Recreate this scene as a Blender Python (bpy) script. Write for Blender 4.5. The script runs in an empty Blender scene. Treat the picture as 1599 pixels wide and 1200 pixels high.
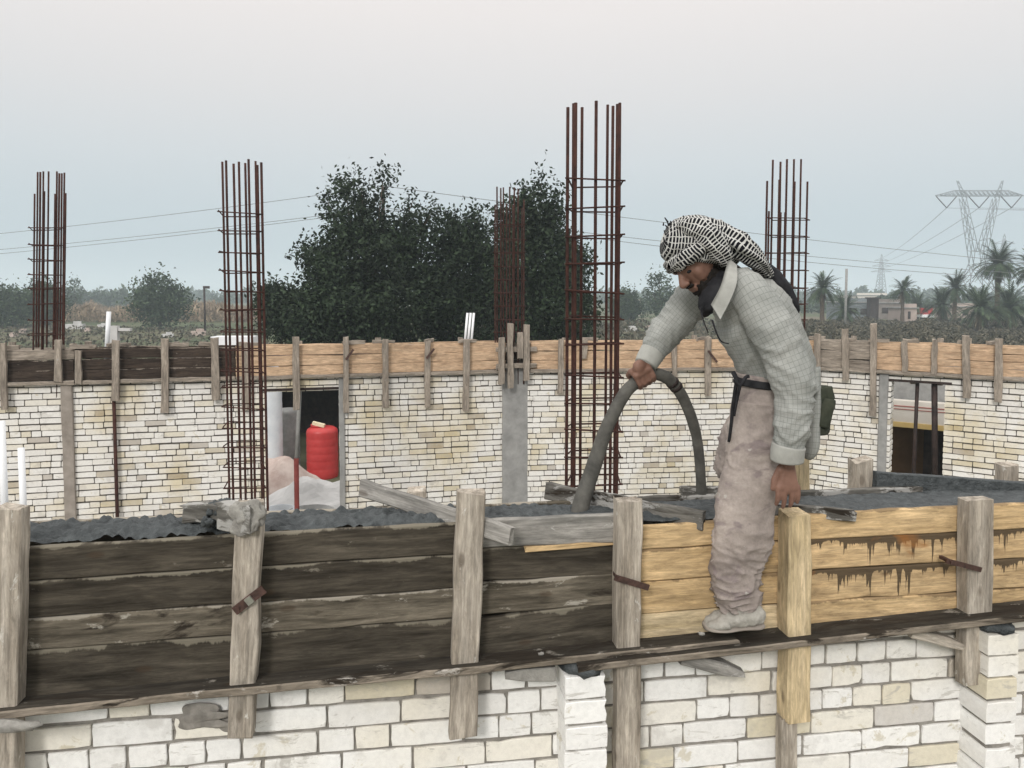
import bpy, math, random
import numpy as np
from mathutils import Vector, Matrix, noise
random.seed(7)
S = bpy.context.scene
R = math.radians
# ------------------------------------------------------------------ camera
H = 4.2; F = 1155.0; PITCH = R(3.2); CY = 462+F*math.tan(PITCH)     # the photo is a crop whose optical axis lies above its middle
cam = bpy.data.cameras.new('camera'); co = bpy.data.objects.new('camera', cam); S.collection.objects.link(co)
cam.shift_y = -(600-CY)/1599; cam.sensor_width = 36; cam.lens = 36*F/1599; cam.clip_start = .05; cam.clip_end = 20000
co.location = (0, 0, H); co.rotation_euler = (math.pi/2-PITCH, 0, 0); S.camera = co
# ------------------------------------------------------------------ sky and sun
W = bpy.data.worlds.new('World'); S.world = W; W.use_nodes = True
nt = W.node_tree; nt.nodes.clear(); N = nt.nodes.new; L = nt.links.new
sky = N('ShaderNodeTexSky'); sky.sky_type = 'NISHITA'; sky.sun_disc = False
sky.sun_elevation = R(24); sky.sun_rotation = R(200)
tc = N('ShaderNodeTexCoord'); sx = N('ShaderNodeSeparateXYZ'); L(tc.outputs['Generated'], sx.inputs[0])
rp = N('ShaderNodeValToRGB'); L(sx.outputs[2], rp.inputs[0]); e = rp.color_ramp.elements
def ramp_set(e, pts):
    e[0].position = pts[0][0]; e[0].color = (*pts[0][1], 1)
    e[1].position = pts[-1][0]; e[1].color = (*pts[-1][1], 1)
    for p, c in pts[1:-1]:
        k = e.new(p); k.color = (*c, 1)
ramp_set(e, [(0, (.40, .48, .53)), (.05, (.445, .525, .575)), (.10, (.53, .595, .635)), (.17, (.645, .675, .695)),
             (.25, (.755, .735, .73)), (.35, (.87, .815, .79)), (.5, (.90, .84, .81)), (.7, (1, .96, .93)), (1, (1, .98, .95))])
sm = N('ShaderNodeVectorMath'); sm.operation = 'SCALE'; L(sky.outputs[0], sm.inputs[0]); sm.inputs[3].default_value = .004
mx = N('ShaderNodeVectorMath'); mx.operation = 'ADD'; L(rp.outputs[0], mx.inputs[0]); L(sm.outputs[0], mx.inputs[1])
# zenith of the overcast is brighter than the band in view
mr = N('ShaderNodeMapRange'); L(sx.outputs[2], mr.inputs[0]); mr.inputs[1].default_value = .45; mr.inputs[2].default_value = .9
mr.inputs[3].default_value = 1.0; mr.inputs[4].default_value = 2.0
bg = N('ShaderNodeBackground'); L(mx.outputs[0], bg.inputs[0]); L(mr.outputs[0], bg.inputs[1])
ow = N('ShaderNodeOutputWorld'); L(bg.outputs[0], ow.inputs[0])
sl = bpy.data.lights.new('sun', 'SUN'); so = bpy.data.objects.new('sun', sl); S.collection.objects.link(so)
sl.energy = 2.1; sl.angle = R(14); sl.color = (1, .965, .92)
so.rotation_euler = Vector((-.35, -1, .62)).to_track_quat('Z', 'Y').to_euler()
S.view_settings.view_transform = 'Standard'; S.view_settings.look = 'None'; S.view_settings.exposure = 0; S.view_settings.gamma = 1
S.cycles.volume_bounces = 1; S.cycles.max_bounces = 6
# ------------------------------------------------------------------ pixel -> world
FW = Vector((0, math.cos(PITCH), -math.sin(PITCH))); UP = Vector((0, math.sin(PITCH), math.cos(PITCH))); C0 = Vector((0, 0, H))
def ray(px, py): return FW + Vector((1, 0, 0))*((px-799.5)/F) + UP*((CY-py)/F)
def atz(px, py, z): r = ray(px, py); return C0 + r*((z-H)/r.z)
def aty(px, py, y): r = ray(px, py); return C0 + r*(y/r.y)
class Wall:
    def __init__(s, a, b):
        s.a = Vector((a.x, a.y, 0)); s.b = Vector((b.x, b.y, 0)); s.u = (s.b-s.a).normalized()
        s.n = Vector((s.u.y, -s.u.x, 0))          # towards the camera
        s.len = (s.b-s.a).length
    def at(s, px, py, off=0):
        r = ray(px, py); p0 = s.a + s.n*off
        t = (p0-C0).dot(s.n)/r.dot(s.n); return C0 + r*t
    def u_of(s, p): return (p-s.a).dot(s.u)
    def uat(s, px, py=600): return s.u_of(s.at(px, py))
    def pt(s, u, z, off=0): return s.a + s.u*u + s.n*off + Vector((0, 0, z))
NEAR = Wall(atz(0, 852, H-.77), atz(1599, 781, H-.77))
FA = Wall(atz(-250, 603, H-1.08), atz(790, 577, H-1.08))
FB = Wall(FA.b, atz(1270, 572, H-1.08))
FC = Wall(FB.b, atz(1900, 606, H-1.08))
# ------------------------------------------------------------------ helpers
def link(o): S.collection.objects.link(o); return o
def tag(o, label=None, cat=None, group=None, kind=None):
    if label: o['label'] = label
    if cat: o['category'] = cat
    if group: o['group'] = group
    if kind: o['kind'] = kind
    return o
def thing(name, loc, label, cat, group=None):
    o = link(bpy.data.objects.new(name, None)); o.location = loc; o.empty_display_size = .1
    return tag(o, label, cat, group)
def world_of(o):
    return (world_of(o.parent) if o.parent else Matrix.Identity(4)) @ o.matrix_basis
class MB:
    def __init__(s): s.v = []; s.f = []; s.m = []; s.uv = []; s.sm = []
    def add(s, vs, fs, mi=0, uvs=None, smooth=False):
        b = len(s.v); s.v += [tuple(v) for v in vs]
        for k, f in enumerate(fs):
            s.f.append([b+i for i in f]); s.m.append(mi); s.sm.append(smooth)
            s.uv.append(uvs[k] if uvs else None)
    def box(s, M, dx, dy, dz, mi=0):
        vs = [M @ Vector((x*dx/2, y*dy/2, z*dz/2)) for z in (-1, 1) for y in (-1, 1) for x in (-1, 1)]
        s.add(vs, [(0, 2, 3, 1), (4, 5, 7, 6), (0, 1, 5, 4), (1, 3, 7, 5), (3, 2, 6, 7), (2, 0, 4, 6)], mi)
    def build(s, name, mats, parent=None, M=None, label=None):
        me = bpy.data.meshes.new(name); me.from_pydata(s.v, [], s.f)
        if not isinstance(mats, (list, tuple)): mats = [mats]
        for m in mats: me.materials.append(m)
        me.polygons.foreach_set('material_index', s.m); me.polygons.foreach_set('use_smooth', s.sm)
        if any(u for u in s.uv):
            ul = me.uv_layers.new(name='UVMap'); k = 0
            for f, u in zip(s.f, s.uv):
                for j in range(len(f)):
                    ul.data[k].uv = u[j] if u else (0, 0); k += 1
        me.update()
        o = link(bpy.data.objects.new(name, me)); M = M or Matrix.Identity(4)
        if parent:
            o.parent = parent; o.matrix_basis = world_of(parent).inverted() @ M
        else: o.matrix_basis = M
        if label: o['label'] = label
        return o
def frame(p0, p1, ref):
    x = (p1-p0).normalized(); y = ref - x*ref.dot(x)
    if y.length < 1e-4: y = x.orthogonal()
    y.normalize(); z = x.cross(y)
    M = Matrix((x, y, z)).transposed().to_4x4(); M.translation = (p0+p1)/2; return M
def board(name, p0, p1, h, t, mat, parent=None, ref=None, rough=.004, segs=None, label=None, taper=0, bow=0, edge=None):
    """a sawn plank: local x along the grain, y through its thickness, z across its width"""
    ref = ref or NEAR.n; M = frame(p0, p1, -ref); Ln = (p1-p0).length
    if M.col[2][2] < 0 and abs(M.col[0][2]) < .7:
        M = M @ Matrix.Diagonal((1, -1, -1, 1))
    segs = segs or max(3, int(Ln/.09)); mb = MB(); b = min(.004, t*.2); vs = []; off = random.random()*50
    for i in range(segs+1):
        x = -Ln/2 + Ln*i/segs; k = 1-taper*max(0, (i/segs-.8)/.2)
        n1 = noise.noise(Vector((x*5, off, 0)))*rough; n2 = noise.noise(Vector((x*5, off+9, 0)))*rough; n3 = noise.noise(Vector((x*1.5, off+19, 0)))*rough*.8
        e = rough*random.uniform(-1, 1)*.35; bz = bow*math.sin(math.pi*i/segs)
        zt = h/2*k+n1+e; zb = -h/2*k+n2+rough*random.uniform(-1, 1)*.35
        for y, z in ((-t/2, zb+b), (-t/2+b, zb), (t/2-b, zb), (t/2, zb+b), (t/2, zt-b), (t/2-b, zt), (-t/2+b, zt), (-t/2, zt-b)):
            vs.append((x + (random.uniform(-1, 1)*rough if i in (0, segs) else 0), y+n3, z+bz))
    fs = []
    for i in range(segs):
        for j in range(8):
            a = i*8+j; c = i*8+(j+1) % 8; fs.append((a, a+8, c+8, c))
    fs.append(tuple(range(8))); fs.append(tuple(segs*8+7-j for j in range(8)))
    if edge:
        es = {0, 1, 2} if M.col[2].xyz.dot(NEAR.n) < 0 else {4, 5, 6}; mb.add(vs, fs); mb.m = [1 if (k < segs*8 and k % 8 in es) else 0 for k in range(len(fs))]
        return mb.build(name, [mat, edge], parent, M, label)
    mb.add(vs, fs)
    return mb.build(name, mat, parent, M, label)
def catmull(pts, n):
    """pts: list of tuples of floats; returns n+1 samples"""
    P = np.array(pts, float); m = len(P); out = []
    for i in range(n+1):
        t = i/n*(m-1); k = min(int(t), m-2); f = t-k
        p0 = P[max(k-1, 0)]; p1 = P[k]; p2 = P[k+1]; p3 = P[min(k+2, m-1)]
        out.append(.5*((2*p1)+(-p0+p2)*f+(2*p0-5*p1+4*p2-p3)*f*f+(-p0+3*p1-3*p2+p3)*f**3))
    return np.array(out)
def loft(mb, rings, nseg=16, n=None, ref=(0, 1, 0), mi=0, disp=None, cap=True, round_ends=False, uv=True):
    """rings: (x,y,z, ra, rb); ra perpendicular to ref within the ring, rb along ref"""
    rings = [tuple(r) for r in rings]
    A = catmull(rings, n or (len(rings)-1)*3); pts = [Vector(a[:3]) for a in A]
    k = len(pts); ref = Vector(ref); vs = []; s = 0; ss = []; circ = 2*math.pi*max(a[3] for a in A)
    for i in range(k):
        if i: s += (pts[i]-pts[i-1]).length
        ss.append(s)
        t = (pts[min(i+1, k-1)]-pts[max(i-1, 0)]).normalized()
        b = ref - t*ref.dot(t); b.normalize(); a = b.cross(t)
        ra, rb = A[i][3], A[i][4]
        for j in range(nseg):
            th = 2*math.pi*j/nseg; d = a*math.cos(th)*ra + b*math.sin(th)*rb; p = pts[i]+d
            if disp: p = p + d.normalized()*disp(p, i/(k-1), th)
            vs.append(p)
    fs = []; us = []
    for i in range(k-1):
        for j in range(nseg):
            j2 = (j+1) % nseg; fs.append((i*nseg+j, (i+1)*nseg+j, (i+1)*nseg+j2, i*nseg+j2)); u0 = circ*j/nseg; u1 = circ*(j+1)/nseg
            us.append(((u0, ss[i]), (u0, ss[i+1]), (u1, ss[i+1]), (u1, ss[i])))
    if cap:
        for i, rev in ((0, 0), (k-1, 1)):
            c = len(vs); vs.append(sum((vs[i*nseg+j] for j in range(nseg)), Vector())/nseg)
            for j in range(nseg):
                j2 = (j+1) % nseg; f = (c, i*nseg+j, i*nseg+j2) if not rev else (c, i*nseg+j2, i*nseg+j)
                fs.append(f); us.append(((0, 0),)*3)
    mb.add(vs, fs, mi, us if uv else None, True)
def tube(mb, pts, r, nseg=8, n=None, mi=0, r1=None):
    m = len(pts); r1 = r if r1 is None else r1
    d = (Vector(pts[-1])-Vector(pts[0])); ref = d.orthogonal() if d.length else Vector((0, 1, 0))
    loft(mb, [(*p, r+(r1-r)*i/(m-1), r+(r1-r)*i/(m-1)) for i, p in enumerate(pts)], nseg, n or (m-1), ref, mi, uv=False)
def blob(mb, c, rx, ry, rz, seed=0, amp=.2, fr=3, nu=14, nv=9, mi=0, M=None):
    vs = []; fs = []
    for i in range(nv+1):
        ph = math.pi*i/nv
        for j in range(nu):
            th = 2*math.pi*j/nu; d = Vector((math.sin(ph)*math.cos(th), math.sin(ph)*math.sin(th), math.cos(ph)))
            k = 1+amp*noise.noise(d*fr+Vector((seed*7.3, 0, 0)))*2; q = Vector((d.x*rx*k, d.y*ry*k, d.z*rz*k))
            if M: q = M @ q
            vs.append(Vector(c)+q)
    for i in range(nv):
        for j in range(nu):
            j2 = (j+1) % nu; fs.append((i*nu+j, (i+1)*nu+j, (i+1)*nu+j2, i*nu+j2))
    mb.add(vs, fs, mi, None, True)
# ------------------------------------------------------------------ materials
class Mat:
    def __init__(s, name, rough=.85, spec=.25):
        s.m = bpy.data.materials.new(name); s.m.use_nodes = True; s.t = s.m.node_tree
        s.b = s.t.nodes['Principled BSDF']; s.b.inputs['Roughness'].default_value = rough
        s.b.inputs['Specular IOR Level'].default_value = spec
        s.tc = s.t.nodes.new('ShaderNodeTexCoord'); s.oi = None
    def n(s, k, **kw):
        x = s.t.nodes.new(k)
        for a, v in kw.items(): setattr(x, a, v)
        return x
    def l(s, a, b): s.t.links.new(a, b)
    def vec(s, src='Object', scale=(1, 1, 1), rnd=True):
        mp = s.n('ShaderNodeMapping'); s.l(s.tc.outputs[src], mp.inputs[0]); mp.inputs['Scale'].default_value = scale
        if rnd:
            if not s.oi: s.oi = s.n('ShaderNodeObjectInfo')
            mu = s.n('ShaderNodeMath', operation='MULTIPLY'); s.l(s.oi.outputs['Random'], mu.inputs[0]); mu.inputs[1].default_value = 57
            cx = s.n('ShaderNodeCombineXYZ'); s.l(mu.outputs[0], cx.inputs[0]); s.l(mu.outputs[0], cx.inputs[1]); s.l(cx.outputs[0], mp.inputs['Location'])
        return mp.outputs[0]
    def noise(s, vec, scale=1, detail=5, rough=.6, dist=0):
        x = s.n('ShaderNodeTexNoise'); x.inputs['Scale'].default_value = scale; x.inputs['Detail'].default_value = detail
        x.inputs['Roughness'].default_value = rough; x.inputs['Distortion'].default_value = dist; s.l(vec, x.inputs['Vector']); return x.outputs['Fac']
    def ramp(s, fac, pts, interp='LINEAR'):
        x = s.n('ShaderNodeValToRGB'); s.l(fac, x.inputs[0]); ramp_set(x.color_ramp.elements, [(p, c if isinstance(c, tuple) else (c,)*3) for p, c in pts]); x.color_ramp.interpolation = interp
        return x.outputs[0]
    def mix(s, fac, a, b, mode='MIX'):
        x = s.n('ShaderNodeMix', data_type='RGBA', blend_type=mode)
        for v, i in ((fac, 0), (a, 6), (b, 7)):
            if isinstance(v, (int, float)): x.inputs[i].default_value = v
            elif isinstance(v, tuple): x.inputs[i].default_value = (*v, 1)
            else: s.l(v, x.inputs[i])
        return x.outputs[2]
    def math(s, op, a, b=0.0, clamp=False):
        x = s.n('ShaderNodeMath', operation=op, use_clamp=clamp)
        for v, i in ((a, 0), (b, 1)):
            if isinstance(v, (int, float)): x.inputs[i].default_value = v
            else: s.l(v, x.inputs[i])
        return x.outputs[0]
    def bump(s, h, strength=.3, dist=.01):
        x = s.n('ShaderNodeBump'); x.inputs['Strength'].default_value = strength; x.inputs['Distance'].default_value = dist
        s.l(h, x.inputs['Height']); s.l(x.outputs[0], s.b.inputs['Normal'])
    def color(s, c):
        if isinstance(c, tuple): s.b.inputs['Base Color'].default_value = (*c, 1)
        else: s.l(c, s.b.inputs['Base Color'])
        return s.m
def island(m):
    g = m.n('ShaderNodeNewGeometry'); return g.outputs['Random Per Island']
def wood(name, lo, hi, splat=.0, sc=(.33, .32, .30), drip=None, knots=True, streak=.5, dark_patch=None, pale=None):
    m = Mat(name, .88, .15)
    g1 = m.noise(m.vec(scale=(2.2, 22, 26)), 1, 6, .65, .6); g2 = m.noise(m.vec(scale=(7, 120, 150)), 1, 4, .7)
    c = m.ramp(g1, [(.28, lo), (.72, hi)]); c = m.mix(streak, c, m.ramp(g2, [(.3, .45), (.65, 1.0)]), 'MULTIPLY')
    big = m.noise(m.vec(scale=(3, 6, 7)), 1, 4, .6, .4); c = m.mix(.55, c, m.ramp(big, [(.3, .6), (.65, 1.15)]), 'MULTIPLY')
    if dark_patch:
        dp = m.noise(m.vec(scale=(1.6, 9, 9)), 1.3, 6, .65, 1.2); c = m.mix(m.ramp(dp, [(dark_patch-.04, 0.0), (dark_patch+.03, 1.0)]), c, (.03, .024, .018))
    gr = m.noise(m.vec(scale=(3, 14, 18)), 3, 8, .75, .5); c = m.mix(.75, c, m.ramp(gr, [(.32, .45), (.5, .95), (.68, 1.5)]), 'MULTIPLY')
    if splat:
        sp = m.noise(m.vec(scale=(7, 16, 16)), 1, 7, .7, .3); f = m.ramp(sp, [(splat, 0.0), (splat+.05, .9)])
        c = m.mix(f, c, m.mix(g2, sc, tuple(min(1, v*1.35) for v in sc)))
    if pale:
        sg = m.n('ShaderNodeSeparateXYZ'); m.l(m.tc.outputs['Generated'], sg.inputs[0])
        th = m.math('SUBTRACT', 1.0, m.math('MULTIPLY', m.math('SUBTRACT', m.noise(m.vec(scale=(5, 1, 1)), 1, 6, .7), .40, True), .7))
        f = m.math('MULTIPLY', m.math('SUBTRACT', sg.outputs[2], th), 25, True); c = m.mix(m.math('MULTIPLY', f, .8), c, pale)
    if drip:
        h, amt = drip
        sx_ = m.n('ShaderNodeSeparateXYZ'); m.l(m.tc.outputs['Object'], sx_.inputs[0])
        d = m.math('SUBTRACT', h/2, sx_.outputs[2])
        v1 = m.vec(scale=(55, 0, .8)); v2 = m.vec(scale=(5, 0, 3))
        a = m.noise(v1, 1, 3, .6); a = m.math('POWER', m.math('MULTIPLY', m.math('SUBTRACT', a, .40, True), 4.2), 3)
        bb = m.math('MULTIPLY', m.math('SUBTRACT', m.noise(v2, 1, 2, .5), .34, True), 4, True)
        ln = m.math('ADD', m.math('MULTIPLY', m.math('MULTIPLY', a, bb), .10*amt), m.math('MULTIPLY', bb, .024*amt))
        f = m.math('MULTIPLY', m.math('SUBTRACT', ln, d), 300, True)
        c = m.mix(m.math('MULTIPLY', f, .95), c, m.mix(g2, (.035, .025, .016), (.12, .088, .055)))
        rs = m.noise(m.vec(scale=(6, 6, 8)), 1, 3, .5, .5); c = m.mix(m.ramp(rs, [(.66, 0.0), (.75, .75)]), c, (.28, .12, .035))
    if knots:
        vo = m.n('ShaderNodeTexVoronoi'); m.l(m.vec(scale=(3.6, 8, 8)), vo.inputs['Vector']); vo.inputs['Scale'].default_value = 1
        f = m.ramp(vo.outputs['Distance'], [(.06, 1.0), (.11, 0.0)]); c = m.mix(m.math('MULTIPLY', f, .65), c, m.mix(.8, c, (.06, .04, .025)))
    m.bump(m.math('ADD', g1, g2), .5, .004); return m.color(c)
M_dark = wood('dark_wet_wood', (.022, .018, .013), (.115, .099, .076), .65, (.15, .135, .11), pale=(.20, .18, .14))
M_dark2 = wood('dark_board_crusted', (.05, .042, .03), (.23, .20, .155), .60, (.30, .28, .24), pale=(.33, .30, .25), dark_patch=.62)
M_yel = wood('fresh_yellow_wood', (.47, .325, .165), (.68, .495, .28), .72, (.34, .29, .22), pale=(.20, .14, .08))
M_yeld = wood('fresh_yellow_wood_dripped', (.48, .33, .175), (.67, .49, .28), .72, (.34, .29, .22), drip=(.112, 1.0))
M_yelp = wood('pale_yellow_post_wood', (.52, .41, .24), (.72, .58, .38), .70, (.3, .27, .22))
M_post = wood('weathered_post_wood', (.22, .185, .145), (.60, .54, .46), .62, (.50, .48, .44), dark_patch=.69)
M_grey = wood('grey_plank_wood', (.18, .175, .16), (.42, .40, .37), .62, (.42, .41, .39), dark_patch=.68)
M_crust = wood('concrete_coated_plank', (.07, .066, .058), (.22, .21, .19), .52, (.30, .295, .28), dark_patch=.58)
M_ledge = wood('dirty_ledge_wood', (.022, .019, .015), (.08, .070, .056), .60, (.20, .185, .16), dark_patch=.55)
M_ledge_e = wood('worn_plank_edge', (.12, .10, .075), (.36, .31, .25), .60, (.36, .34, .31), dark_patch=.54)
M_far_or = wood('orange_far_wood', (.47, .315, .20), (.64, .47, .32), 0, streak=.45)
M_far_gr = wood('grey_far_wood', (.20, .17, .14), (.42, .365, .305), .66)
M_far_dk = wood('brown_far_wood', (.022, .016, .013), (.085, .064, .05), .66, (.22, .19, .16), pale=(.28, .24, .20))
def brickmat(name, tint=1.0, warm=0.0):
    m = Mat(name, .9, .15); r = island(m)
    c = m.ramp(r, [(0, (.76, .75, .725)), (.3, (.85, .845, .82)), (.62, (.80, .795, .775)), (.90, (.78, .745, .66)), (.95, (.66, .61, .48)), (.98, (.52, .48, .43)), (1, (.62, .60, .57))])
    st = m.noise(m.vec('Object', (1, 1, 1), False), 1.1, 4, .6); c = m.mix(m.ramp(st, [(.47, 0.0), (.66, .6+warm)]), c, (.80, .71, .50), 'MULTIPLY')
    if tint < 1: c = m.mix(1.0, c, (tint, tint*.99, tint*.97), 'MULTIPLY')
    sp = m.noise(m.vec('Object', (1, 1, 1), False), 8, 6, .68, .5); c = m.mix(m.ramp(sp, [(.615, 0.0), (.66, .55)]), c, (.50, .44, .30))
    fi = m.noise(m.vec('Object', (1, 1, 1), False), 45, 6, .7); c = m.mix(.5, c, m.ramp(fi, [(.3, .78), (.6, 1.03)]), 'MULTIPLY')
    md = m.noise(m.vec('Object', (1, 1, 1), False), 5, 5, .6, .2); c = m.mix(m.ramp(md, [(.60, 0.0), (.66, .35)]), c, (.40, .38, .35))
    ms = m.noise(m.vec('Object', (3, 3, 9), False), 2.2, 7, .72, .6); c = m.mix(m.ramp(ms, [(.585, 0.0), (.64, .6)]), c, (.42, .40, .36))
    m.bump(fi, .5, .004); return m.color(c)
M_brick = brickmat('white_brick_near', 1, -.25); M_brickf = brickmat('white_brick_far', .88, .2)
def simple(name, c1, c2, scale=8, rough=.85, spec=.2, bump=.3, metal=0, dist=.01):
    m = Mat(name, rough, spec); f = m.noise(m.vec('Object', (1, 1, 1)), scale, 6, .65, .2)
    m.b.inputs['Metallic'].default_value = metal
    if bump: m.bump(f, bump, dist)
    return m.color(m.ramp(f, [(.3, c1), (.7, c2)]))
M_mortar = simple('grey_mortar', (.15, .14, .125), (.33, .31, .28), 20)
M_mortarf = simple('dark_mortar', (.05, .044, .038), (.12, .107, .093), 12)
M_wet = simple('wet_concrete', (.026, .031, .033), (.082, .092, .095), 30, .6, .4, .9, 0, .02)
M_concrete = simple('grey_concrete', (.20, .20, .195), (.32, .32, .31), 6)
M_concbr = simple('brownish_concrete', (.20, .175, .15), (.33, .295, .26), 6)
M_splat = simple('dry_splattered_concrete', (.20, .19, .175), (.36, .35, .32), 25, .9, .1, .8)
M_rust = simple('rusty_steel', (.022, .010, .008), (.075, .028, .02), 14, .8, .3, .4, .2)
M_steel = simple('dark_rusty_clamp_steel', (.05, .032, .028), (.15, .085, .07), 30, .5, .5, .3, .6)
M_shiny = simple('worn_bright_steel', (.5, .48, .46), (.8, .78, .75), 30, .3, .5, .1, .9)
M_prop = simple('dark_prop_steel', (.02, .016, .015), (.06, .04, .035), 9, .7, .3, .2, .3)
M_pvc = simple('white_plastic', (.72, .73, .75), (.82, .83, .84), 4, .4, .4, .05)
M_red = simple('red_tank_plastic', (.40, .03, .03), (.50, .05, .048), 4, .45, .4, .05)
M_tankw = simple('white_tank_plastic', (.56, .60, .64), (.72, .74, .76), 3, .5, .35, .05)
M_hose = simple('cement_dusted_rubber', (.035, .034, .031), (.14, .135, .12), 9, .8, .25, .4)
M_cable = simple('grey_wire', (.16, .17, .18), (.22, .23, .24), 2, .6)
M_pylon = simple('galvanised_lattice', (.20, .22, .24), (.28, .30, .32), 1, .6)
M_tarp = simple('white_plaster_sheet', (.42, .415, .41), (.58, .57, .56), 2, .8)
M_rubb = simple('pinkish_rubble', (.33, .25, .22), (.52, .44, .40), 3)
def leafmat(name, a, b):
    m = Mat(name, .75, .2); r = island(m); o = m.noise(m.vec('Object', (1, 1, 1)), .9, 3, .5)
    c = m.ramp(r, [(0, a), (1, b)]); return m.color(m.mix(.6, c, m.ramp(o, [(.35, .45), (.65, 1.6)]), 'MULTIPLY'))
M_leaf = leafmat('dark_olive_leaf', (.008, .015, .008), (.032, .050, .025))
M_leaf2 = leafmat('mid_green_leaf', (.025, .042, .024), (.055, .08, .04))
M_palm = leafmat('palm_frond_green', (.025, .043, .022), (.06, .085, .042))
M_palmd = leafmat('dead_palm_frond', (.10, .075, .05), (.17, .135, .09))
M_reed = leafmat('dry_reed', (.17, .125, .085), (.30, .235, .165))
M_scrub = leafmat('dry_scrub', (.045, .046, .032), (.105, .092, .066))
M_bark = simple('bark', (.06, .045, .033), (.13, .10, .075), 8)
# ------------------------------------------------------------------ ground
m = Mat('field_soil_and_grass', .95, .1)
a = m.noise(m.vec('Object', (.03, .055, 1), False), 1, 6, .6, .5); b_ = m.noise(m.vec('Object', (1, 1, 1), False), .9, 6, .7)
c = m.ramp(a, [(.36, (.135, .115, .08)), (.5, (.095, .105, .06)), (.62, (.075, .095, .052)), (.75, (.16, .135, .10))])
m.bump(b_, .5, .1); M_ground = m.color(m.mix(.6, c, m.ramp(b_, [(.3, .6), (.7, 1.25)]), 'MULTIPLY'))
mb = MB(); mb.add([(-3500, -300, 0), (3500, -300, 0), (3500, 4200, 0), (-3500, 4200, 0)], [(0, 1, 2, 3)])
tag(mb.build('ground', M_ground), kind='structure')
mb = MB(); mb.add([(-13, -3, .02), (16, -3, .02), (16, 10.0, .02), (-13, 9.0, .02)], [(0, 1, 2, 3)])
tag(mb.build('floor', simple('dusty_site_floor', (.26, .24, .21), (.40, .37, .33), 1.5)), kind='structure')
# ------------------------------------------------------------------ brick walls
def brick(mb, W_, u0, u1, z0, z1, front, back, fancy, jit):
    """one brick, its face an irregular outline"""
    j = lambda k=1: random.uniform(-jit, jit)*k
    dz = j(); fo = front + j(.8)
    if fancy:
        out = []; c = min(.014, (u1-u0)*.15)
        base = []
        nu = max(2, int((u1-u0)/.045))
        for i in range(nu+1): base.append((u0+(u1-u0)*i/nu, z0))
        base += [(u1, z0+(z1-z0)*.35), (u1, z0+(z1-z0)*.7)]
        for i in range(nu, -1, -1): base.append((u0+(u1-u0)*i/nu, z1))
        base += [(u0, z0+(z1-z0)*.7), (u0, z0+(z1-z0)*.35)]
        corners = {0, nu, nu+3, 2*nu+3}
        cu, cz = (u0+u1)/2, (z0+z1)/2
        for i, (u, z) in enumerate(base):
            k = random.uniform(.0008, .0035) if i in corners else random.uniform(-.0008, .0012)
            if random.random() < .03: k += random.uniform(.003, .009)
            du = -math.copysign(1, u-cu) if abs(abs(u-cu)-(u1-u0)/2) < 1e-6 else 0
            dzz = -math.copysign(1, z-cz) if abs(abs(z-cz)-(z1-z0)/2) < 1e-6 else 0
            out.append((u+du*k, z+dzz*k+dz))
        n = len(out); vs = [W_.pt(u+math.copysign(.0022, cu-u), z+math.copysign(.0022, cz-z), fo) for u, z in out] + [W_.pt(u, z, fo-.0022) for u, z in out] + [W_.pt(u, z, back) for u, z in out]
        fs = [tuple(range(n))]
        for i in range(n):
            k = (i+1) % n; fs += [(i, n+i, n+k, k), (n+i, 2*n+i, 2*n+k, n+k)]
        mb.add(vs, fs, 0)
    else:
        c = .006; out = [(u0+c, z0+j()), (u1-c, z0+j()), (u1+j(), z0+c), (u1+j(), z1-c), (u1-c, z1+j()), (u0+c, z1+j()), (u0+j(), z1-c), (u0+j(), z0+c)]
        n = 8; vs = [W_.pt(u, z+dz, fo) for u, z in out] + [W_.pt(u, z+dz, back) for u, z in out]
        fs = [tuple(range(n))] + [(i, n+i, n+(i+1) % n, (i+1) % n) for i in range(n)]
        mb.add(vs, fs, 0)
def rows(mb, W_, ua, ub, z0, z1, front, back, fancy, jit, pitch=.085, gap=.010, openings=()):
    z = z1; row = 0
    while z-pitch > z0-1e-3:
        segs = [(ua, ub)]
        for (o0, o1, oz0, oz1) in openings:
            if z-pitch*.5 > oz0 and z-pitch*.5 < oz1:
                ns = []
                for a_, b__ in segs:
                    if o1 <= a_ or o0 >= b__: ns.append((a_, b__))
                    else:
                        if o0-a_ > .04: ns.append((a_, o0))
                        if b__-o1 > .04: ns.append((o1, b__))
                segs = ns
        header_row = random.random() < .3
        for a_, b__ in segs:
            u = a_ - (random.uniform(0, .12) if segs[0][0] == a_ and a_ == ua else 0) ; first = True
            while u < b__-.01:
                w = .12 if (random.random() < (.6 if header_row else .25) or (first and row % 2)) else .245
                w *= random.uniform(.96, 1.05); u1 = min(u+w, b__)
                if b__-u1 < .06: u1 = b__
                g = gap*random.uniform(.5, 1.5)
                brick(mb, W_, u, u1-g*.6, z-pitch+gap*random.uniform(.7, 1.3)*(1 if fancy else 1), z, front, back, fancy, jit)
                u = u1; first = False
        z -= pitch; row += 1
def wbox(mb, W_, u0, u1, z0, z1, f, b, mi=0):
    vs = [W_.pt(u, z, o) for z in (z0, z1) for o in (f, b) for u in (u0, u1)]
    mb.add(vs, [(0, 2, 3, 1), (4, 5, 7, 6), (0, 1, 5, 4), (1, 3, 7, 5), (3, 2, 6, 7), (2, 0, 4, 6)], mi)
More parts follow.
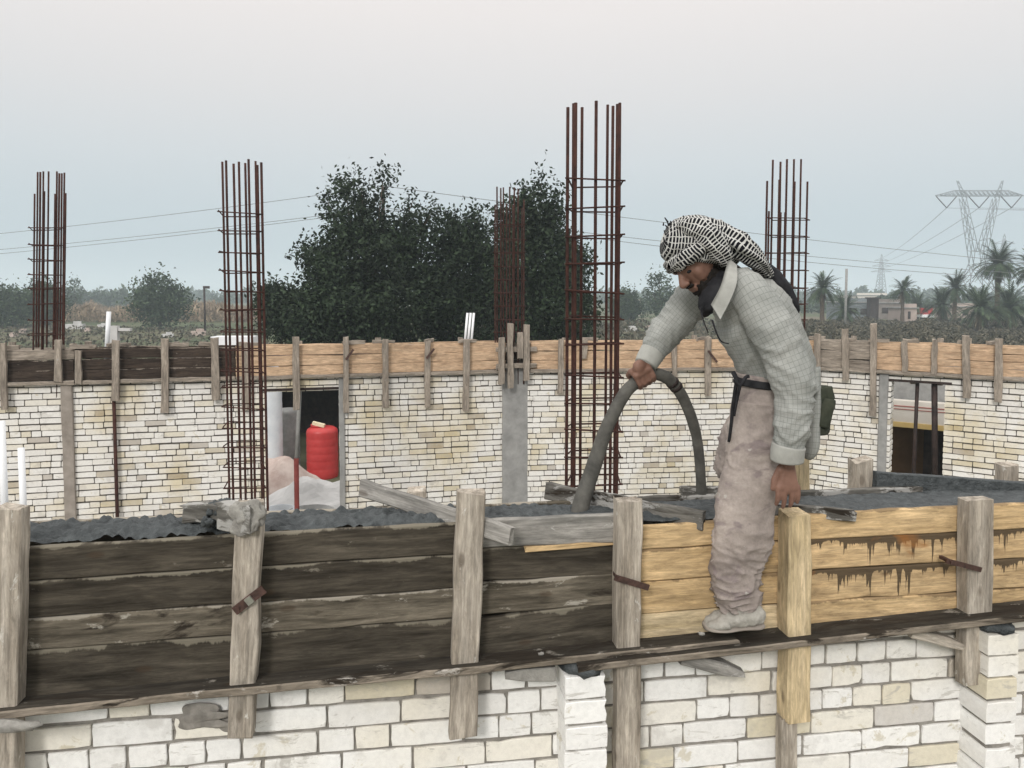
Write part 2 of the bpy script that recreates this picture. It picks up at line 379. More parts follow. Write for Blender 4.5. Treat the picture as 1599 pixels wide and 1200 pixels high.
def core(mb, W_, ua, ub, z0, z1, f, b, openings, mi=1):
    us = sorted({ua, ub} | {o[0]-.02 for o in openings} | {o[1]+.02 for o in openings})
    for a_, b__ in zip(us, us[1:]):
        c = (a_+b__)/2; op = [o for o in openings if o[0]-.03 < c < o[1]+.03]
        if op:
            o = op[0]
            if o[2] > z0: wbox(mb, W_, a_, b__, z0, o[2]-.02, f, b, mi)
            if o[3] < z1: wbox(mb, W_, a_, b__, o[3]+.02, z1, f, b, mi)
        else: wbox(mb, W_, a_, b__, z0, z1, f, b, mi)
ZF = H-1.085                       # top of far brickwork
door = (FA.uat(414), FA.uat(529), 0, H-1.30)
win = (FC.uat(1393), FC.uat(1476), H-2.75, H-1.24)
def far_wall(W_, ops, label):
    mb = MB(); rows(mb, W_, 0, W_.len, 0, ZF, 0, -.22, False, .0025, gap=.015, pitch=.080, openings=ops); core(mb, W_, 0, W_.len, 0, ZF-.01, -.014, -.2, ops)
    o = mb.build('brick_wall', [M_brickf, M_mortarf]); return tag(o, label, 'brick wall', 'white brick walls across the site')
far_wall(FA, [door], 'far white brick wall with doorway showing red water tank')
far_wall(FB, [], 'far white brick wall right of grey concrete column, behind the worker')
far_wall(FC, [win], 'far right white brick wall with dark window opening')
def lintel(W_, o, label):
    mb = MB(); wbox(mb, W_, o[0]-.08, o[1]+.08, o[3]+.0, o[3]+.035, .012, -.23)
    tag(mb.build('lintel', M_prop), label, 'lintel')
lintel(FA, door, 'dark steel lintel over doorway with red tank view'); lintel(FC, win, 'dark steel lintel over window in right wall')
# near wall
zn0, zn1 = 0, H-1.20
mb = MB(); ul = NEAR.uat(-260, 1000); ur = NEAR.uat(1900, 1000)
rows(mb, NEAR, ul, ur, zn0, zn1, -.012, -.12, True, .0016, .0845, .0105); core(mb, NEAR, ul, ur, zn0, zn1-.005, -.021, -.22, ())
near_wall = thing('brick_wall', NEAR.pt(1, 0), 'close white brick wall below the wet formwork in the foreground', 'brick wall', 'white brick walls across the site')
mb.build('brickwork', [M_brick, M_mortar], near_wall)
for (x0, x1, yt) in ((884, 948, 1060), (1541, 1588, 992)):
    u0 = NEAR.u_of(NEAR.at(x0, 1120, .12)); u1 = NEAR.u_of(NEAR.at(x1, 1120, .12)); zt = NEAR.at(x0, yt, .12).z
    mb = MB(); z = zt
    while z > .05:
        brick(mb, NEAR, u0+random.uniform(-.006, .006), u1+random.uniform(-.006, .006), z-.076, z, .12+random.uniform(-.004, .004), -.02, True, .004); z -= .0855
    wbox(mb, NEAR, u0+.012, u1-.012, 0, zt-.01, .106, -.02, 1)
    mb.build('pilaster', [M_brick, M_mortar], near_wall)
    mb = MB(); c = NEAR.pt((u0+u1)/2, zt+.012, .05); blob(mb, c, (u1-u0)*.55, .085, .032, x0, .25, 3, 16, 8); mb.build('concrete_cap', M_wet, near_wall)
# ------------------------------------------------------------------ near formwork
T = .025
def rowboards(parent, xl, xr, edges_l, edges_r, mats, off=.006, hs=None):
    for i in range(len(edges_l)-1):
        a0 = NEAR.at(xl, edges_l[i], off); a1 = NEAR.at(xl, edges_l[i+1], off); b0 = NEAR.at(xr, edges_r[i], off); b1 = NEAR.at(xr, edges_r[i+1], off)
        h = ((a0-a1).length+(b0-b1).length)/2
        o = random.uniform(-.003, .003)
        board('board', (a0+a1)/2-NEAR.n*(o), (b0+b1)/2-NEAR.n*(o), h-.003, T, mats[i], parent, rough=.005)
fl = thing('wooden_formwork', NEAR.pt(1, H-1.2), 'dark wet-stained formwork boards with weathered posts at the left foreground', 'formwork')
fr = thing('wooden_formwork', NEAR.pt(3, H-1.2), 'yellow new formwork boards with brown drips at the right foreground', 'formwork')
rowboards(fl, -240, 735, [868, 924, 983, 1037, 1118], [814, 862, 916, 961, 1040], [M_dark, M_dark, M_dark2, M_dark], .0)
rowboards(fl, 737, 978, [815, 853, 909, 960, 1046], [797, 848, 893, 940, 1006], [M_grey, M_dark, M_dark2, M_dark], .001)
# splintered pale sliver below grey board
board('board', NEAR.at(820, 858, .022), NEAR.at(960, 849, .022), .018, .012, M_yel, fl, label='torn pale yellow sliver below the grey top board', taper=.8)
rowboards(fr, 980, 1240, [822, 860, 908, 958, 1000], [804, 842, 892, 940, 984], [M_yel, M_yel, M_yel, M_yelp], 0)
rowboards(fr, 1240, 1900, [804, 842, 892, 940, 992], [768, 810, 852, 897, 950], [M_yel, M_yeld, M_yeld, M_yel], .001)
def post(parent, xt, yt, xb, yb, wpx, mat, off=.045, t=.06, label=None, name='post'):
    a = NEAR.at(xt, yt, off); b = NEAR.at(xb, yb, off)
    s = (NEAR.at(xt+wpx/2, (yt+yb)/2, off+t/2)-NEAR.at(xt-wpx/2, (yt+yb)/2, off+t/2)).length
    return board(name, b, a, s, t, mat, parent, rough=.006, label=label)
post(fl, 20, 792, 10, 1250, 42, M_post, label='split knotty post at the far left edge')
post(fl, 392, 784, 378, 1145, 42, M_post)
post(fl, 735, 768, 722, 1145, 44, M_post)
post(fl, 980, 779, 977, 1290, 38, M_post)
p5a = NEAR.at(1239, 800, .05); p5b = NEAR.at(1239, 1120, .05)
post(fr, 1240, 800, 1239, 1120, 36, M_yelp, .055, .08, label='clean squared yellow post')
post(fr, 1228, 1118, 1228, 1290, 24, M_post, .05, .05)
post(fr, 1525, 779, 1519, 1065, 40, M_post, .045, .06, label='rounded grey weathered post')
post(fr, 1700, 775, 1700, 1065, 42, M_grey, .045, .07)
# rear side boards and rear studs
REAR = .29
def rear_board(parent, xl, xr, yl, yr, h, mat, off=-REAR):
    a = NEAR.at(xl, yl, off); b = NEAR.at(xr, yr, off); board('rear_board', a, b, h, T, mat, parent, rough=.006)
for p_, ua, ub in ((fl, -1.6, NEAR.u_of(NEAR.at(990, 800))), (fr, NEAR.u_of(NEAR.at(992, 800)), NEAR.len+.8)):
    for k in range(4):
        board('rear_board', NEAR.pt(ua, H-.84-k*.117, -REAR), NEAR.pt(ub, H-.84-k*.117, -REAR), .114, T, M_dark2 if p_ is fl else M_crust, p_, rough=.006)
# heap of wet concrete lying in the form
u0, u1 = -1.5, NEAR.len+.7; nx, ny = 620, 34; vs = []; fs = []
for i in range(nx+1):
    u = u0+(u1-u0)*i/nx; px = None
    left = 1/(1+math.exp((u-1.75)*5))          # the left end is heaped
    for j in range(ny+1):
        v = j/ny; o = -T-.004 - v*(REAR-2*T-.004)+.006
        p = Vector((u*11, v*3.5, 0))
        n_ = noise.noise(p*1.0)*.012 + abs(noise.noise(p*2.3+Vector((5, 2, 0))))*.020 + noise.noise(Vector((u*45, v*14, 3)))*.006 + max(0, noise.noise(Vector((u*16, v*5, 7)))-.1)*.012
        prof = math.sin(math.pi*min(1, v*1.1+.1))
        z = H-.785 + n_*(.45+.95*left) + left*.028*prof + (-.012)*(1-left)
        vs.append(NEAR.pt(u, z, o))
for i in range(nx):
    for j in range(ny):
        a_ = i*(ny+1)+j; fs.append((a_, a_+ny+1, a_+ny+2, a_+1))
mb = MB(); mb.add(vs, fs, 0, None, True)
tag(mb.build('concrete', M_wet), 'dark wet concrete freshly poured along the formwork trough', 'concrete')
# splattered crust over post and cross piece
mb = MB()
random.seed(3)
cr = thing('cross_cleat', NEAR.at(340, 800, -.05), 'concrete-crusted cross cleat behind the second post from left', 'cleat')
board('cleat_board', NEAR.at(290, 798, -.10), NEAR.at(352, 802, -.02), .062, .05, M_crust, cr, rough=.014)
board('cleat_board', NEAR.at(345, 806, .02), NEAR.at(396, 812, .095), .075, .045, M_crust, cr, rough=.016)
for k in range(22):
    px = random.uniform(318, 362); py = random.uniform(786, 820); mb = MB(); blob(mb, NEAR.at(px, py, random.uniform(-.06, -.0)), .020*random.uniform(.5, 1.2), .02, .014*random.uniform(.6, 1.3), k, .35, 4, 10, 7); mb.build('wet_lump', M_wet, cr)
mb = MB(); blob(mb, NEAR.at(385, 808, .094), .052, .014, .05, 3, .32, 2.2, 44, 26); mb.build('dried_smear', M_splat, cr)
# ledge planks (the walkway) and brackets
def ledge(xl, yl, xr, yr, w, t, off, label, mat=M_ledge):  # front top edge
    # px of the front top edge
    a = NEAR.at(xl, yl, off+w)-NEAR.n*w/2; b = NEAR.at(xr, yr, off+w)-NEAR.n*w/2
    o = board('scaffold_plank', a, b, w, t, mat, None, ref=Vector((0, 0, 1)), rough=.006, edge=M_ledge_e); return tag(o, label, 'plank', 'long planks of the walkway')
ledge(-260, 1144, 1155, 1006, .085, .026, .014, 'long dark splattered walkway plank running along the left formwork')
ledge(905, 1046, 1860, 937, .115, .024, .012, 'walkway plank with pale worn edge along the right formwork')
def stub(pts, t, label, mat, off):
    a = NEAR.at(*pts[0], off); b = NEAR.at(*pts[1], off); h = pts[2]
    o = board('timber_stub', a, b, h, t, mat, None, ref=Vector((0, 0, 1)) if False else None, rough=.008, taper=.5); tag(o, label, 'timber')
stub(((1060, 1022), (1158, 1050), .045), .05, 'grey pointed timber stub under walkway, between fourth post and yellow post', M_grey, .06)
stub(((1420, 985), (1500, 1008), .035), .05, 'short timber stub under walkway touching grey round post', M_post, .06)
stub(((865, 1048), (790, 1050), .045), .05, 'mortar-covered timber stub under walkway left of brick pilaster', M_splat, .05)
mb = MB(); blob(mb, NEAR.at(308, 1121, -.009), .125, .007, .034, 4, .42, 1.5, 48, 24); blob(mb, NEAR.at(350, 1132, -.009), .06, .006, .022, 8, .4, 1.7, 40, 20)
tag(mb.build('mortar_smear', M_mortar), 'grey-brown mortar smear on bricks beside second post', 'mortar')
mb = MB(); blob(mb, NEAR.at(8, 1134, .13), .10, .02, .018, 4, .2); tag(mb.build('timber_chip', M_splat), 'pale chip on the walkway edge at the far left', 'debris')
# small crumbs on the ledge
for i, (x, y, w) in enumerate(((262, 1082, .014), (312, 1080, .010), (400, 1077, .008), (560, 1052, .010), (845, 1017, .010), (1095, 986, .012))):
    mb = MB(); blob(mb, NEAR.at(x, y+4, .06+.01*(i % 3)), w, w*.7, w*.55, i, .35, 3, 10, 6)
    tag(mb.build('concrete_crumb', M_splat), 'small pale concrete crumb lying on the walkway plank', 'debris', 'concrete crumbs on the walkway')
# clamps
def clamp(xa, ya, xb, yb, off, r, parent, shiny=False):
    mb = MB(); a = NEAR.at(xa, ya, off); b = NEAR.at(xb, yb, off); M = frame(a, b, NEAR.n); mb.box(M, (b-a).length, .006, r*2)
    e = a+(b-a)*.12; mb.box(frame(e-NEAR.n*.05, e+NEAR.n*.006, Vector((0, 0, 1))), .06, .012, .012)
    if shiny:
        c = a+(b-a)*.52; mb.box(frame(c-(b-a)*.09+NEAR.n*.006, c+(b-a)*.09+NEAR.n*.006, NEAR.n), (b-a).length*.2, .008, r*1.7, 1)
    mb.build('clamp', [M_steel, M_shiny], parent)
clamp(366, 955, 412, 920, .085, .014, fl, True); clamp(960, 902, 1013, 918, .085, .010, fl); clamp(1478, 876, 1532, 890, .09, .009, fr)
# loose planks and blocks on the form
def loose(a, b, h, t, mat, label, name='loose_plank', ref=None, rough=.006, taper=0):
    o = board(name, a, b, h, t, mat, None, ref=ref, rough=rough, taper=taper); return tag(o, label, 'plank' if 'plank' in name else 'block')
loose(NEAR.at(566, 762, -.30), NEAR.at(800, 838, .115), .062, .028, M_grey, 'grey plank lying diagonally over the form left of third post')
loose(NEAR.at(855, 766, -.36), NEAR.at(1096, 812, .012), .062, .03, M_crust, 'crusted plank slanting across the form behind the fourth post', rough=.012)
loose(NEAR.at(1195, 794, -.06), NEAR.at(1335, 806, .03), .038, .03, M_crust, 'short dark plank resting against yellow post under the worker hand')
loose(NEAR.at(1064, 772, -.40), NEAR.at(1180, 772, -.36), .065, .035, M_crust, 'dark wet plank bit where the hose ends beside the worker knee')
loose(NEAR.at(1364, 754, -.33), NEAR.at(1720, 780, -.16), .095, .03, M_wet, 'concrete-covered dark plank along the rear of the right form', rough=.01)
loose(NEAR.at(1345, 718, -.36), NEAR.at(1345, 790, -.36), .085, .06, M_post, 'stubby squared timber post top standing behind the right form', 'timber_block', rough=.012)
loose(NEAR.at(1572, 726, -.42), NEAR.at(1572, 800, -.42), .07, .06, M_post, 'brown stud top behind the concrete-covered plank at the right edge', 'timber_block')
loose(NEAR.at(886, 768, -.33), NEAR.at(886, 815, -.33), .05, .05, M_post, 'small knotty stud top beside the lower hose end', 'timber_block', rough=.01)
loose(NEAR.at(1250, 715, -.34), NEAR.at(1250, 830, -.34), .05, .06, M_yelp, 'pale yellow stud top standing right behind the worker hand', 'timber_block')
loose(NEAR.at(1142, 700, -.38), NEAR.at(1142, 830, -.38), .09, .04, M_post, 'beige stud top partly behind the worker leg', 'timber_block')
loose(NEAR.at(650, 765, -.36), NEAR.at(650, 830, -.36), .075, .06, M_post, 'rounded stud top under the diagonal grey plank', 'timber_block', rough=.015)
# white plastic pipes rising at the left edge
for (x, yt, r, lb) in ((2, 658, .011, 'white plastic pipe at the extreme left edge, taller one'), (33, 700, .010, 'shorter white plastic pipe standing behind the left post')):
    mb = MB(); a = NEAR.at(x, yt, -.12); b = Vector((a.x, a.y, H-.9)); tube(mb, [a, b], r, 14)
    mb.build('plastic_pipe', M_pvc); tag(bpy.data.objects[mb and 'plastic_pipe' if lb.startswith('white plastic pipe at') else 'plastic_pipe.001'], lb, 'pipe')
# ------------------------------------------------------------------ far formwork
ZT = H-.68
def far_form(W_, xl, xr, n, mats, name_label, studs, smat, zt=ZT, zb=ZF, cap=None, stud_len=None, diag=()):
    u0, u1 = W_.uat(xl), W_.uat(xr); t = thing('wooden_formwork', W_.pt((u0+u1)/2, zb, .03), name_label, 'formwork', 'formwork along the far walls')
    h = (zt-zb)/n
    for i in range(n):
        z = zt-h*(i+.5); dz = random.uniform(-.012, .012)
        board('board', W_.pt(u0, z-dz, .02), W_.pt(u1, z+dz, .02), h-.004, .025, mats[i % len(mats)], t, ref=W_.n, rough=.012, segs=max(6, int((u1-u0)/.25)))
    board('bottom_rail', W_.pt(u0, zb-.02, .05), W_.pt(u1, zb-.02, .05), .045, .05, smat, t, ref=W_.n, rough=.012, segs=14)
    for k in range(2): board('rear_board', W_.pt(u0, zt-.07-k*.16, -.27), W_.pt(u1, zt-.07-k*.16, -.27), .15, .025, mats[0], t, ref=W_.n, rough=.012, segs=10)
    for (x, top, bot) in studs:
        w = random.uniform(.07, .095); a = W_.at(x, top, .085); b = W_.at(x+random.uniform(-2, 2), bot, .065)
        board('stud', b, a, w, .05, random.choice(smat) if isinstance(smat, list) else smat, t, ref=W_.n, rough=.012, segs=6)
        ru = W_.uat(x)+random.uniform(-.12, .12)
        if random.random() < .75: board('rear_stud', W_.pt(ru, zb-.2, -.32), W_.pt(ru, zt+random.uniform(.03, .09), -.32), .08, .05, smat, t, ref=W_.n, rough=.01, segs=4)
        if random.random() < .8:
            q = random.uniform(-.12, .12); board('cross_cleat', W_.pt(ru-.10, zt+.025+random.uniform(0, .02), .06), W_.pt(ru+.12+q, zt+.03, -.30 if random.random() < .4 else .02), .05, .03, smat, t, ref=W_.n, rough=.012, segs=4)
    for (x0, y0, x1, y1) in diag:
        mb = MB(); a = W_.at(x0, y0, .12); b = W_.at(x1, y1, .12); mb.box(frame(a, b, W_.n), (b-a).length, .01, .03); mb.build('clamp', M_steel, t)
    mb = MB(); n_ = int((u1-u0)/.12); vs = []
    for i in range(n_+1):
        for j in range(4):
            vs.append(W_.pt(u0+(u1-u0)*i/n_, zt-.04+random.uniform(-.015, .015), .0-.25*j/3))
    mb.add(vs, [(i*4+j, i*4+4+j, i*4+5+j, i*4+1+j) for i in range(n_) for j in range(3)]); mb.build('fill', M_concrete, t)
    return t
random.seed(11)
far_form(FA, -250, 118, 3, [M_far_gr, M_far_dk, M_far_dk], 'greyish old formwork over the far wall under the leftmost rebar cage', [(-60, 538, 640), (5, 536, 640), (90, 532, 596), (122, 548, 600)], M_far_gr)
far_form(FA, 120, 368, 3, [M_far_dk], 'dark brown formwork over the far wall left of the doorway', [(181, 532, 625), (258, 530, 645), (335, 528, 626)], M_far_gr)
far_form(FA, 370, 788, 3, [M_far_or], 'orange formwork over the doorway and middle far wall', [(384, 535, 640), (462, 527, 640), (540, 527, 645), (602, 530, 636), (668, 533, 636), (729, 530, 642)], M_far_gr, diag=((540, 562, 552, 546), (666, 560, 678, 545)))
far_form(FB, 828, 1268, 3, [M_far_or], 'orange formwork on the far wall behind worker and hose', [(876, 530, 615), (912, 530, 560), (1053, 530, 594), (1106, 528, 618), (1190, 530, 610)], M_far_gr, diag=((1106, 548, 1120, 566),))
far_form(FC, 1268, 1362, 3, [M_far_gr], 'weathered grey formwork at the far corner right of the worker', [(1277, 522, 594), (1320, 514, 594)], M_far_gr)
far_form(FC, 1363, 1900, 4, [M_far_or], 'orange-brown formwork above the far right window', [(1364, 506, 650), (1412, 533, 580), (1460, 530, 585), (1508, 525, 622), (1560, 530, 628), (1640, 530, 628), (1740, 530, 628)], M_far_gr)
# column clamp of uprights round the grey column
cl = thing('column_formwork', FA.pt(FA.uat(803), H-1.1), 'grey upright boards clamping the top of the middle concrete column', 'formwork')
for (x, t0, b0) in ((783, 528, 600), (797, 506, 606), (822, 508, 594), (812, 520, 560)):
    board('upright', FA.at(x, b0, .16), FA.at(x, t0, .16), .085, .05, M_far_gr, cl, ref=FA.n, rough=.012, segs=6)
for k in range(3): board('infill_board', FA.pt(FA.uat(786), H-.75-k*.12, .01), FA.pt(FA.uat(831), H-.75-k*.12, .01), .115, .03, M_far_dk if k else M_far_gr, cl, ref=FA.n, rough=.01)
for z in (H-.78, H-1.02): board('rail', FA.pt(FA.uat(772), z, .12), FA.pt(FA.uat(834), z, .12), .07, .03, M_far_gr, cl, ref=FA.n, rough=.01)
# concrete columns, jambs, pipes on the far wall
def column(W_, x0, x1, ztop, off, d, mat, label):
    u0, u1 = W_.uat(x0, 650), W_.uat(x1, 650); mb = MB(); c = .008; n = 14; vs = []
    for i in range(n+1):
        z = ztop*i/n; j = lambda: random.uniform(-.003, .003)
        for (u, o) in ((u0+c, off), (u1-c, off), (u1, off-c), (u1, -d), (u0, -d), (u0, off-c)): vs.append(W_.pt(u+j(), z, o+j()))
    mb.add(vs, [(i*6+j, i*6+(j+1) % 6, i*6+6+(j+1) % 6, i*6+6+j) for i in range(n) for j in range(6)] + [tuple(n*6+j for j in range(6))])
    return tag(mb.build('concrete_column', mat), label, 'column')
column(FA, 784, 823, H-1.05, .05, .2, M_concrete, 'wide grey concrete column in the middle of the far wall')
column(FA, 97, 115, H-1.09, .04, .2, M_concbr, 'narrow brownish concrete column in the far left wall')
column(FC, 1372, 1386, H-1.12, .035, .2, M_concrete, 'narrow grey concrete column left of the window opening')
column(FA, 529.5, 538, H-1.10, .03, .2, M_concrete, 'thin grey jamb post at the right side of the doorway')
mb = MB(); a = FA.at(177, 600, .05); tube(mb, [Vector((a.x, a.y, 0)), a+Vector((0, 0, .02))], .022, 10)
tag(mb.build('steel_pipe', M_rust), 'rusty vertical pipe standing against the far left wall', 'pipe')
# white pipes and boxes beyond the far wall
def pipe(name, a, b, r, label, grp=None, mat=M_pvc):
    mb = MB(); tube(mb, [a, b], r, 10); tag(mb.build(name, mat), label, 'pipe', grp)
for k, x in enumerate((728, 733, 738)):
    pipe('plastic_pipe', FA.at(x-3, 545, -.12), FA.at(x+2, 489, -.14), .018, ('left', 'middle', 'right')[k]+' one of three white pipes leaning on the far orange formwork', 'three white pipes')
pipe('plastic_pipe', aty(166, 560, 11.3), aty(170, 487, 11.3), .033, 'upright white pipe beyond the dark far formwork')
mb = MB(); p = aty(168, 522, 13.5); mb.box(Matrix.Translation((p.x+.12, p.y, p.z-1.5)), .16, .1, 3.3); q = aty(186, 515, 13.5); mb.box(Matrix.Translation((q.x, q.y+.02, q.z)), .42, .08, .05)
tag(mb.build('gate_post', M_tarp), 'pale post with short arm beyond the dark far formwork', 'post')
mb = MB(); p = aty(367, 533, 11.2); mb.box(Matrix.Translation(p), .62, .3, .15); tag(mb.build('foam_block', M_pvc), 'white block lying on the far wall behind the second rebar cage', 'block')
# ------------------------------------------------------------------ rebar cages
def cage(cx, bars, y, z0, ties, depth, label, lean=(0, 0), r=.0105, xl=None, xr=None):
    """bars: (px, py_top, back?) at distance y; ties: list of py"""
    c = aty(cx, 462, y); t = thing('rebar_cage', Vector((c.x, y+depth/2, z0)), label, 'rebar cage', 'rebar cages of the columns')
    def lx(p, z): return p + Vector((-lean[0]*(H+1.6-z), -lean[1]*(H+1.6-z), 0))
    for (px, py, bk) in bars:
        yy = y+(depth if bk else 0)+random.uniform(-.01, .01); top = aty(px, py, yy); X = top.x
        if bk: X = aty(px, py, yy).x
        mb = MB(); n = 8; pts = []
        for i in range(n+1):
            z = z0+(top.z-z0)*i/n; w = 0.003*noise.noise(Vector((z*.7, px*3.1, 0)))
            pts.append(lx(Vector((X+w, yy, z)), z))
        tube(mb, pts, r*random.uniform(.92, 1.1), 7, n); mb.build('bar', M_rust, t)
    xs = [aty(px, 462, y).x for px, _, bk in bars if not bk]; x0, x1 = min(xs)-.013, max(xs)+.013
    xb = [aty(px, 462, y+depth).x for px, _, bk in bars if bk]; b0, b1 = min(xb)-.013, max(xb)+.013
    for py in ties:
        z = aty(cx, py, y).z; tl = random.uniform(-.02, .02); s = random.uniform(-.012, .012)
        q = [Vector((x0-.012, y-.015, z+s)), Vector((x1+.018, y-.015, z+tl)), Vector((x1, y-.012, z+tl)), Vector((b1, y+depth+.015, z+tl*.4)), Vector((b0, y+depth+.015, z-s)), Vector((x0, y-.015, z+s+.012))]
        q = [lx(p_, p_.z) for p_ in q]; mb = MB()
        for a, b in zip(q, q[1:]): tube(mb, [a, b], .0065, 6, 1)
        mb.build('tie', M_rust, t)
    return t
random.seed(5)
cage(925, [(887, 168, 0), (896, 162, 1), (899, 161, 0), (909, 168, 1), (931, 158, 0), (949, 164, 1), (957, 166, 0), (964, 163, 1), (968, 161, 0)], 5.35, 0,
     [281, 325, 369, 411, 455, 497, 541, 588, 631, 672, 716, 759, 800], .30, 'tallest reddish rebar cage standing left of the worker', (.0, 0), .0115)
cage(378, [(347, 253, 0), (353, 251, 1), (365, 256, 1), (373, 253, 0), (383, 255, 1), (388, 249, 0), (399, 252, 1), (402, 258, 0), (408, 254, 0)], 7.4, 0,
     [332, 361, 393, 424, 455, 486, 518, 548, 580, 606, 637, 668, 700, 731, 762], .32, 'rebar cage standing beside the doorway with red tank, second from left', (.0, 0), .012)
cage(80, [(56, 303, 0), (59, 269, 1), (63, 269, 1), (68, 268, 0), (71, 299, 0), (76, 268, 1), (88, 303, 0), (89, 268, 1), (93, 271, 0), (97, 271, 1), (101, 270, 0), (104, 302, 0)], FA.at(80, 530).y-.0+.03, H-1.3,
     [357, 382, 406, 429, 452, 476, 501, 523], .22, 'short rebar cage at far left rising from the far wall', (.045, 0), .0115)
cage(796, [(773, 320, 0), (776, 292, 1), (782, 294, 0), (786, 293, 1), (791, 318, 0), (796, 292, 1), (801, 320, 0), (803, 293, 1), (809, 295, 0), (815, 325, 1), (818, 312, 0)], FA.at(797, 530).y-.02, H-1.3,
     [352, 374, 395, 416, 437, 458, 479, 500, 520], .22, 'dark rebar cage in front of the big tree above the middle column', (0, 0), .011)
cage(1230, [(1198, 283, 0), (1207, 250, 1), (1219, 253, 1), (1217, 281, 0), (1229, 249, 0), (1240, 249, 1), (1241, 284, 0), (1251, 249, 0), (1261, 284, 1), (1201, 330, 0), (1216, 330, 1), (1219, 332, 0), (1226, 332, 1)], FB.at(1230, 530).y-2.0, H-1.3,
     [341, 368, 395, 422, 449, 475, 500, 527], .22, 'rebar cage rising behind the worker back on the right', (0, 0), .0125)
# ------------------------------------------------------------------ behind the door
def ribbed_tank(name, x, ybase, y, r, h, mat, label, ribs=6, lid=True):
    p = aty(x, ybase, y); p.z = 0; t = thing(name, p, label, 'water tank'); mb = MB(); prof = []
    n = ribs*6
    for i in range(n+1):
        z = .04+(h-.12)*i/n; ph = (i % 6)/6; prof.append((r*(1-.012*(1 if ph < .3 else 0)), z))
    prof = [(r*.95, 0)] + prof + [(r*.93, h-.04), (r*.75, h), (.001, h+.02)]
    vs = [Vector((p.x+a*math.cos(k*math.pi/18), p.y+a*math.sin(k*math.pi/18), z)) for a, z in prof for k in range(36)]
    mb.add(vs, [(i*36+j, i*36+(j+1) % 36, (i+1)*36+(j+1) % 36, (i+1)*36+j) for i in range(len(prof)-1) for j in range(36)], 0, None, True)
    mb.build('tank_body', mat, t)
    if lid: mb = MB(); tube(mb, [p+Vector((-.1, 0, h+.0)), p+Vector((-.1, 0, h+.07))], .16, 18); mb.build('lid', mat, t)
    return t
ribbed_tank('water_tank', 504, 742, 17.0, .36, 1.16, M_red, 'red ribbed plastic water tank seen through the doorway', 6)
mb = MB(); c = aty(499, 663, 16.9); mb.box(Matrix.Translation(c+Vector((-.02, 0, .0))) @ Matrix.Rotation(.25, 4, 'Y'), .28, .12, .07)
tag(mb.build('foam_scrap', simple('yellowed_foam', (.6, .52, .35), (.75, .68, .5), 8)), 'small yellowish block lying on top of red tank', 'block')
ribbed_tank('water_tank', 424, 745, 16.6, .26, 2.6, M_tankw, 'tall white ribbed tank at the left of the doorway', 7, False)
ribbed_tank('water_tank', 452, 745, 17.6, .26, 1.5, M_concrete, 'grey barrel beside the white tank in the doorway', 5, False)
# dark store behind the doorway (shed wall and roof in shade)
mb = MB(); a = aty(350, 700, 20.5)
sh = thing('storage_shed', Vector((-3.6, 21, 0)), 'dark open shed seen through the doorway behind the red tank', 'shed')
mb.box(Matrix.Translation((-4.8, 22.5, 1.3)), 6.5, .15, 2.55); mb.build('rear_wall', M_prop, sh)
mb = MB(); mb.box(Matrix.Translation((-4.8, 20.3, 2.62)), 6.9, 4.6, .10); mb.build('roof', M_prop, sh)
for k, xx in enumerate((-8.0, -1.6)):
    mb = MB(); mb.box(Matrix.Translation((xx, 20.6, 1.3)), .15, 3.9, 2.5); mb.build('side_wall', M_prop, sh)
def mound(cx, cy, w, d, h, mat, name, label, cat, seed=1, amp=.6):
    mb = MB(); n = 26; vs = []
    for i in range(n+1):
        for j in range(n+1):
            a_ = i/n*2-1; b = j/n*2-1; r = min(1, math.hypot(a_, b)); k = (1-r*r)**.8 if r < 1 else 0
            z = h*k*(1+amp*noise.noise(Vector((a_*2.2, b*2.2, seed))))+.03*noise.noise(Vector((a_*9, b*9, seed))); vs.append((cx+a_*w/2, cy+b*d/2, z-.02))
    mb.add(vs, [(i*(n+1)+j, (i+1)*(n+1)+j, (i+1)*(n+1)+j+1, i*(n+1)+j+1) for i in range(n) for j in range(n)]); return tag(mb.build(name, mat), label, cat)
p = atz(482, 800, 0); mound(p.x+.3, 13.6, 2.6, 2.2, .78, M_tarp, 'plaster_heap', 'white plaster heap on the ground inside the doorway', 'heap', 2, .35)
mound(-4.9, 14.9, 2.6, 1.6, .85, M_rubb, 'rubble_heap', 'pinkish rubble heap behind the white plaster heap', 'heap', 5)
def bucket(p, r0, r1, h, mat, label, name='bucket'):
    mb = MB(); n = 20; prof = [(r0, 0), (r1, h), (r1*1.06, h), (r1*1.06, h-.03), (r1*.93, h-.01), (r0*.9, .03)]
    vs = [Vector((p.x+a_*math.cos(k*2*math.pi/n), p.y+a_*math.sin(k*2*math.pi/n), p.z+z)) for a_, z in prof for k in range(n)]
    mb.add(vs, [(i*n+j, i*n+(j+1) % n, (i+1)*n+(j+1) % n, (i+1)*n+j) for i in range(len(prof)-1) for j in range(n)]+[tuple(range(n))], 0, None, True)
    return tag(mb.build(name, mat), label, 'bucket')
bucket(Vector((*aty(438, 790, 11.0).xy, .6)), .17, .21, .4, M_tankw, 'white bucket at the left foot of the doorway')
mb = MB(); mb.box(Matrix.Translation((aty(460, 790, 11.0).x, 11.05, .31)), 1.9, .8, .58); tag(mb.build('masonry_block', M_concrete), 'low grey slab carrying bucket and basin in the doorway', 'slab')
bucket(Vector((*aty(485, 790, 11.0).xy, .6)), .19, .33, .36, M_concrete, 'grey wide mixing basin in the doorway', 'basin')
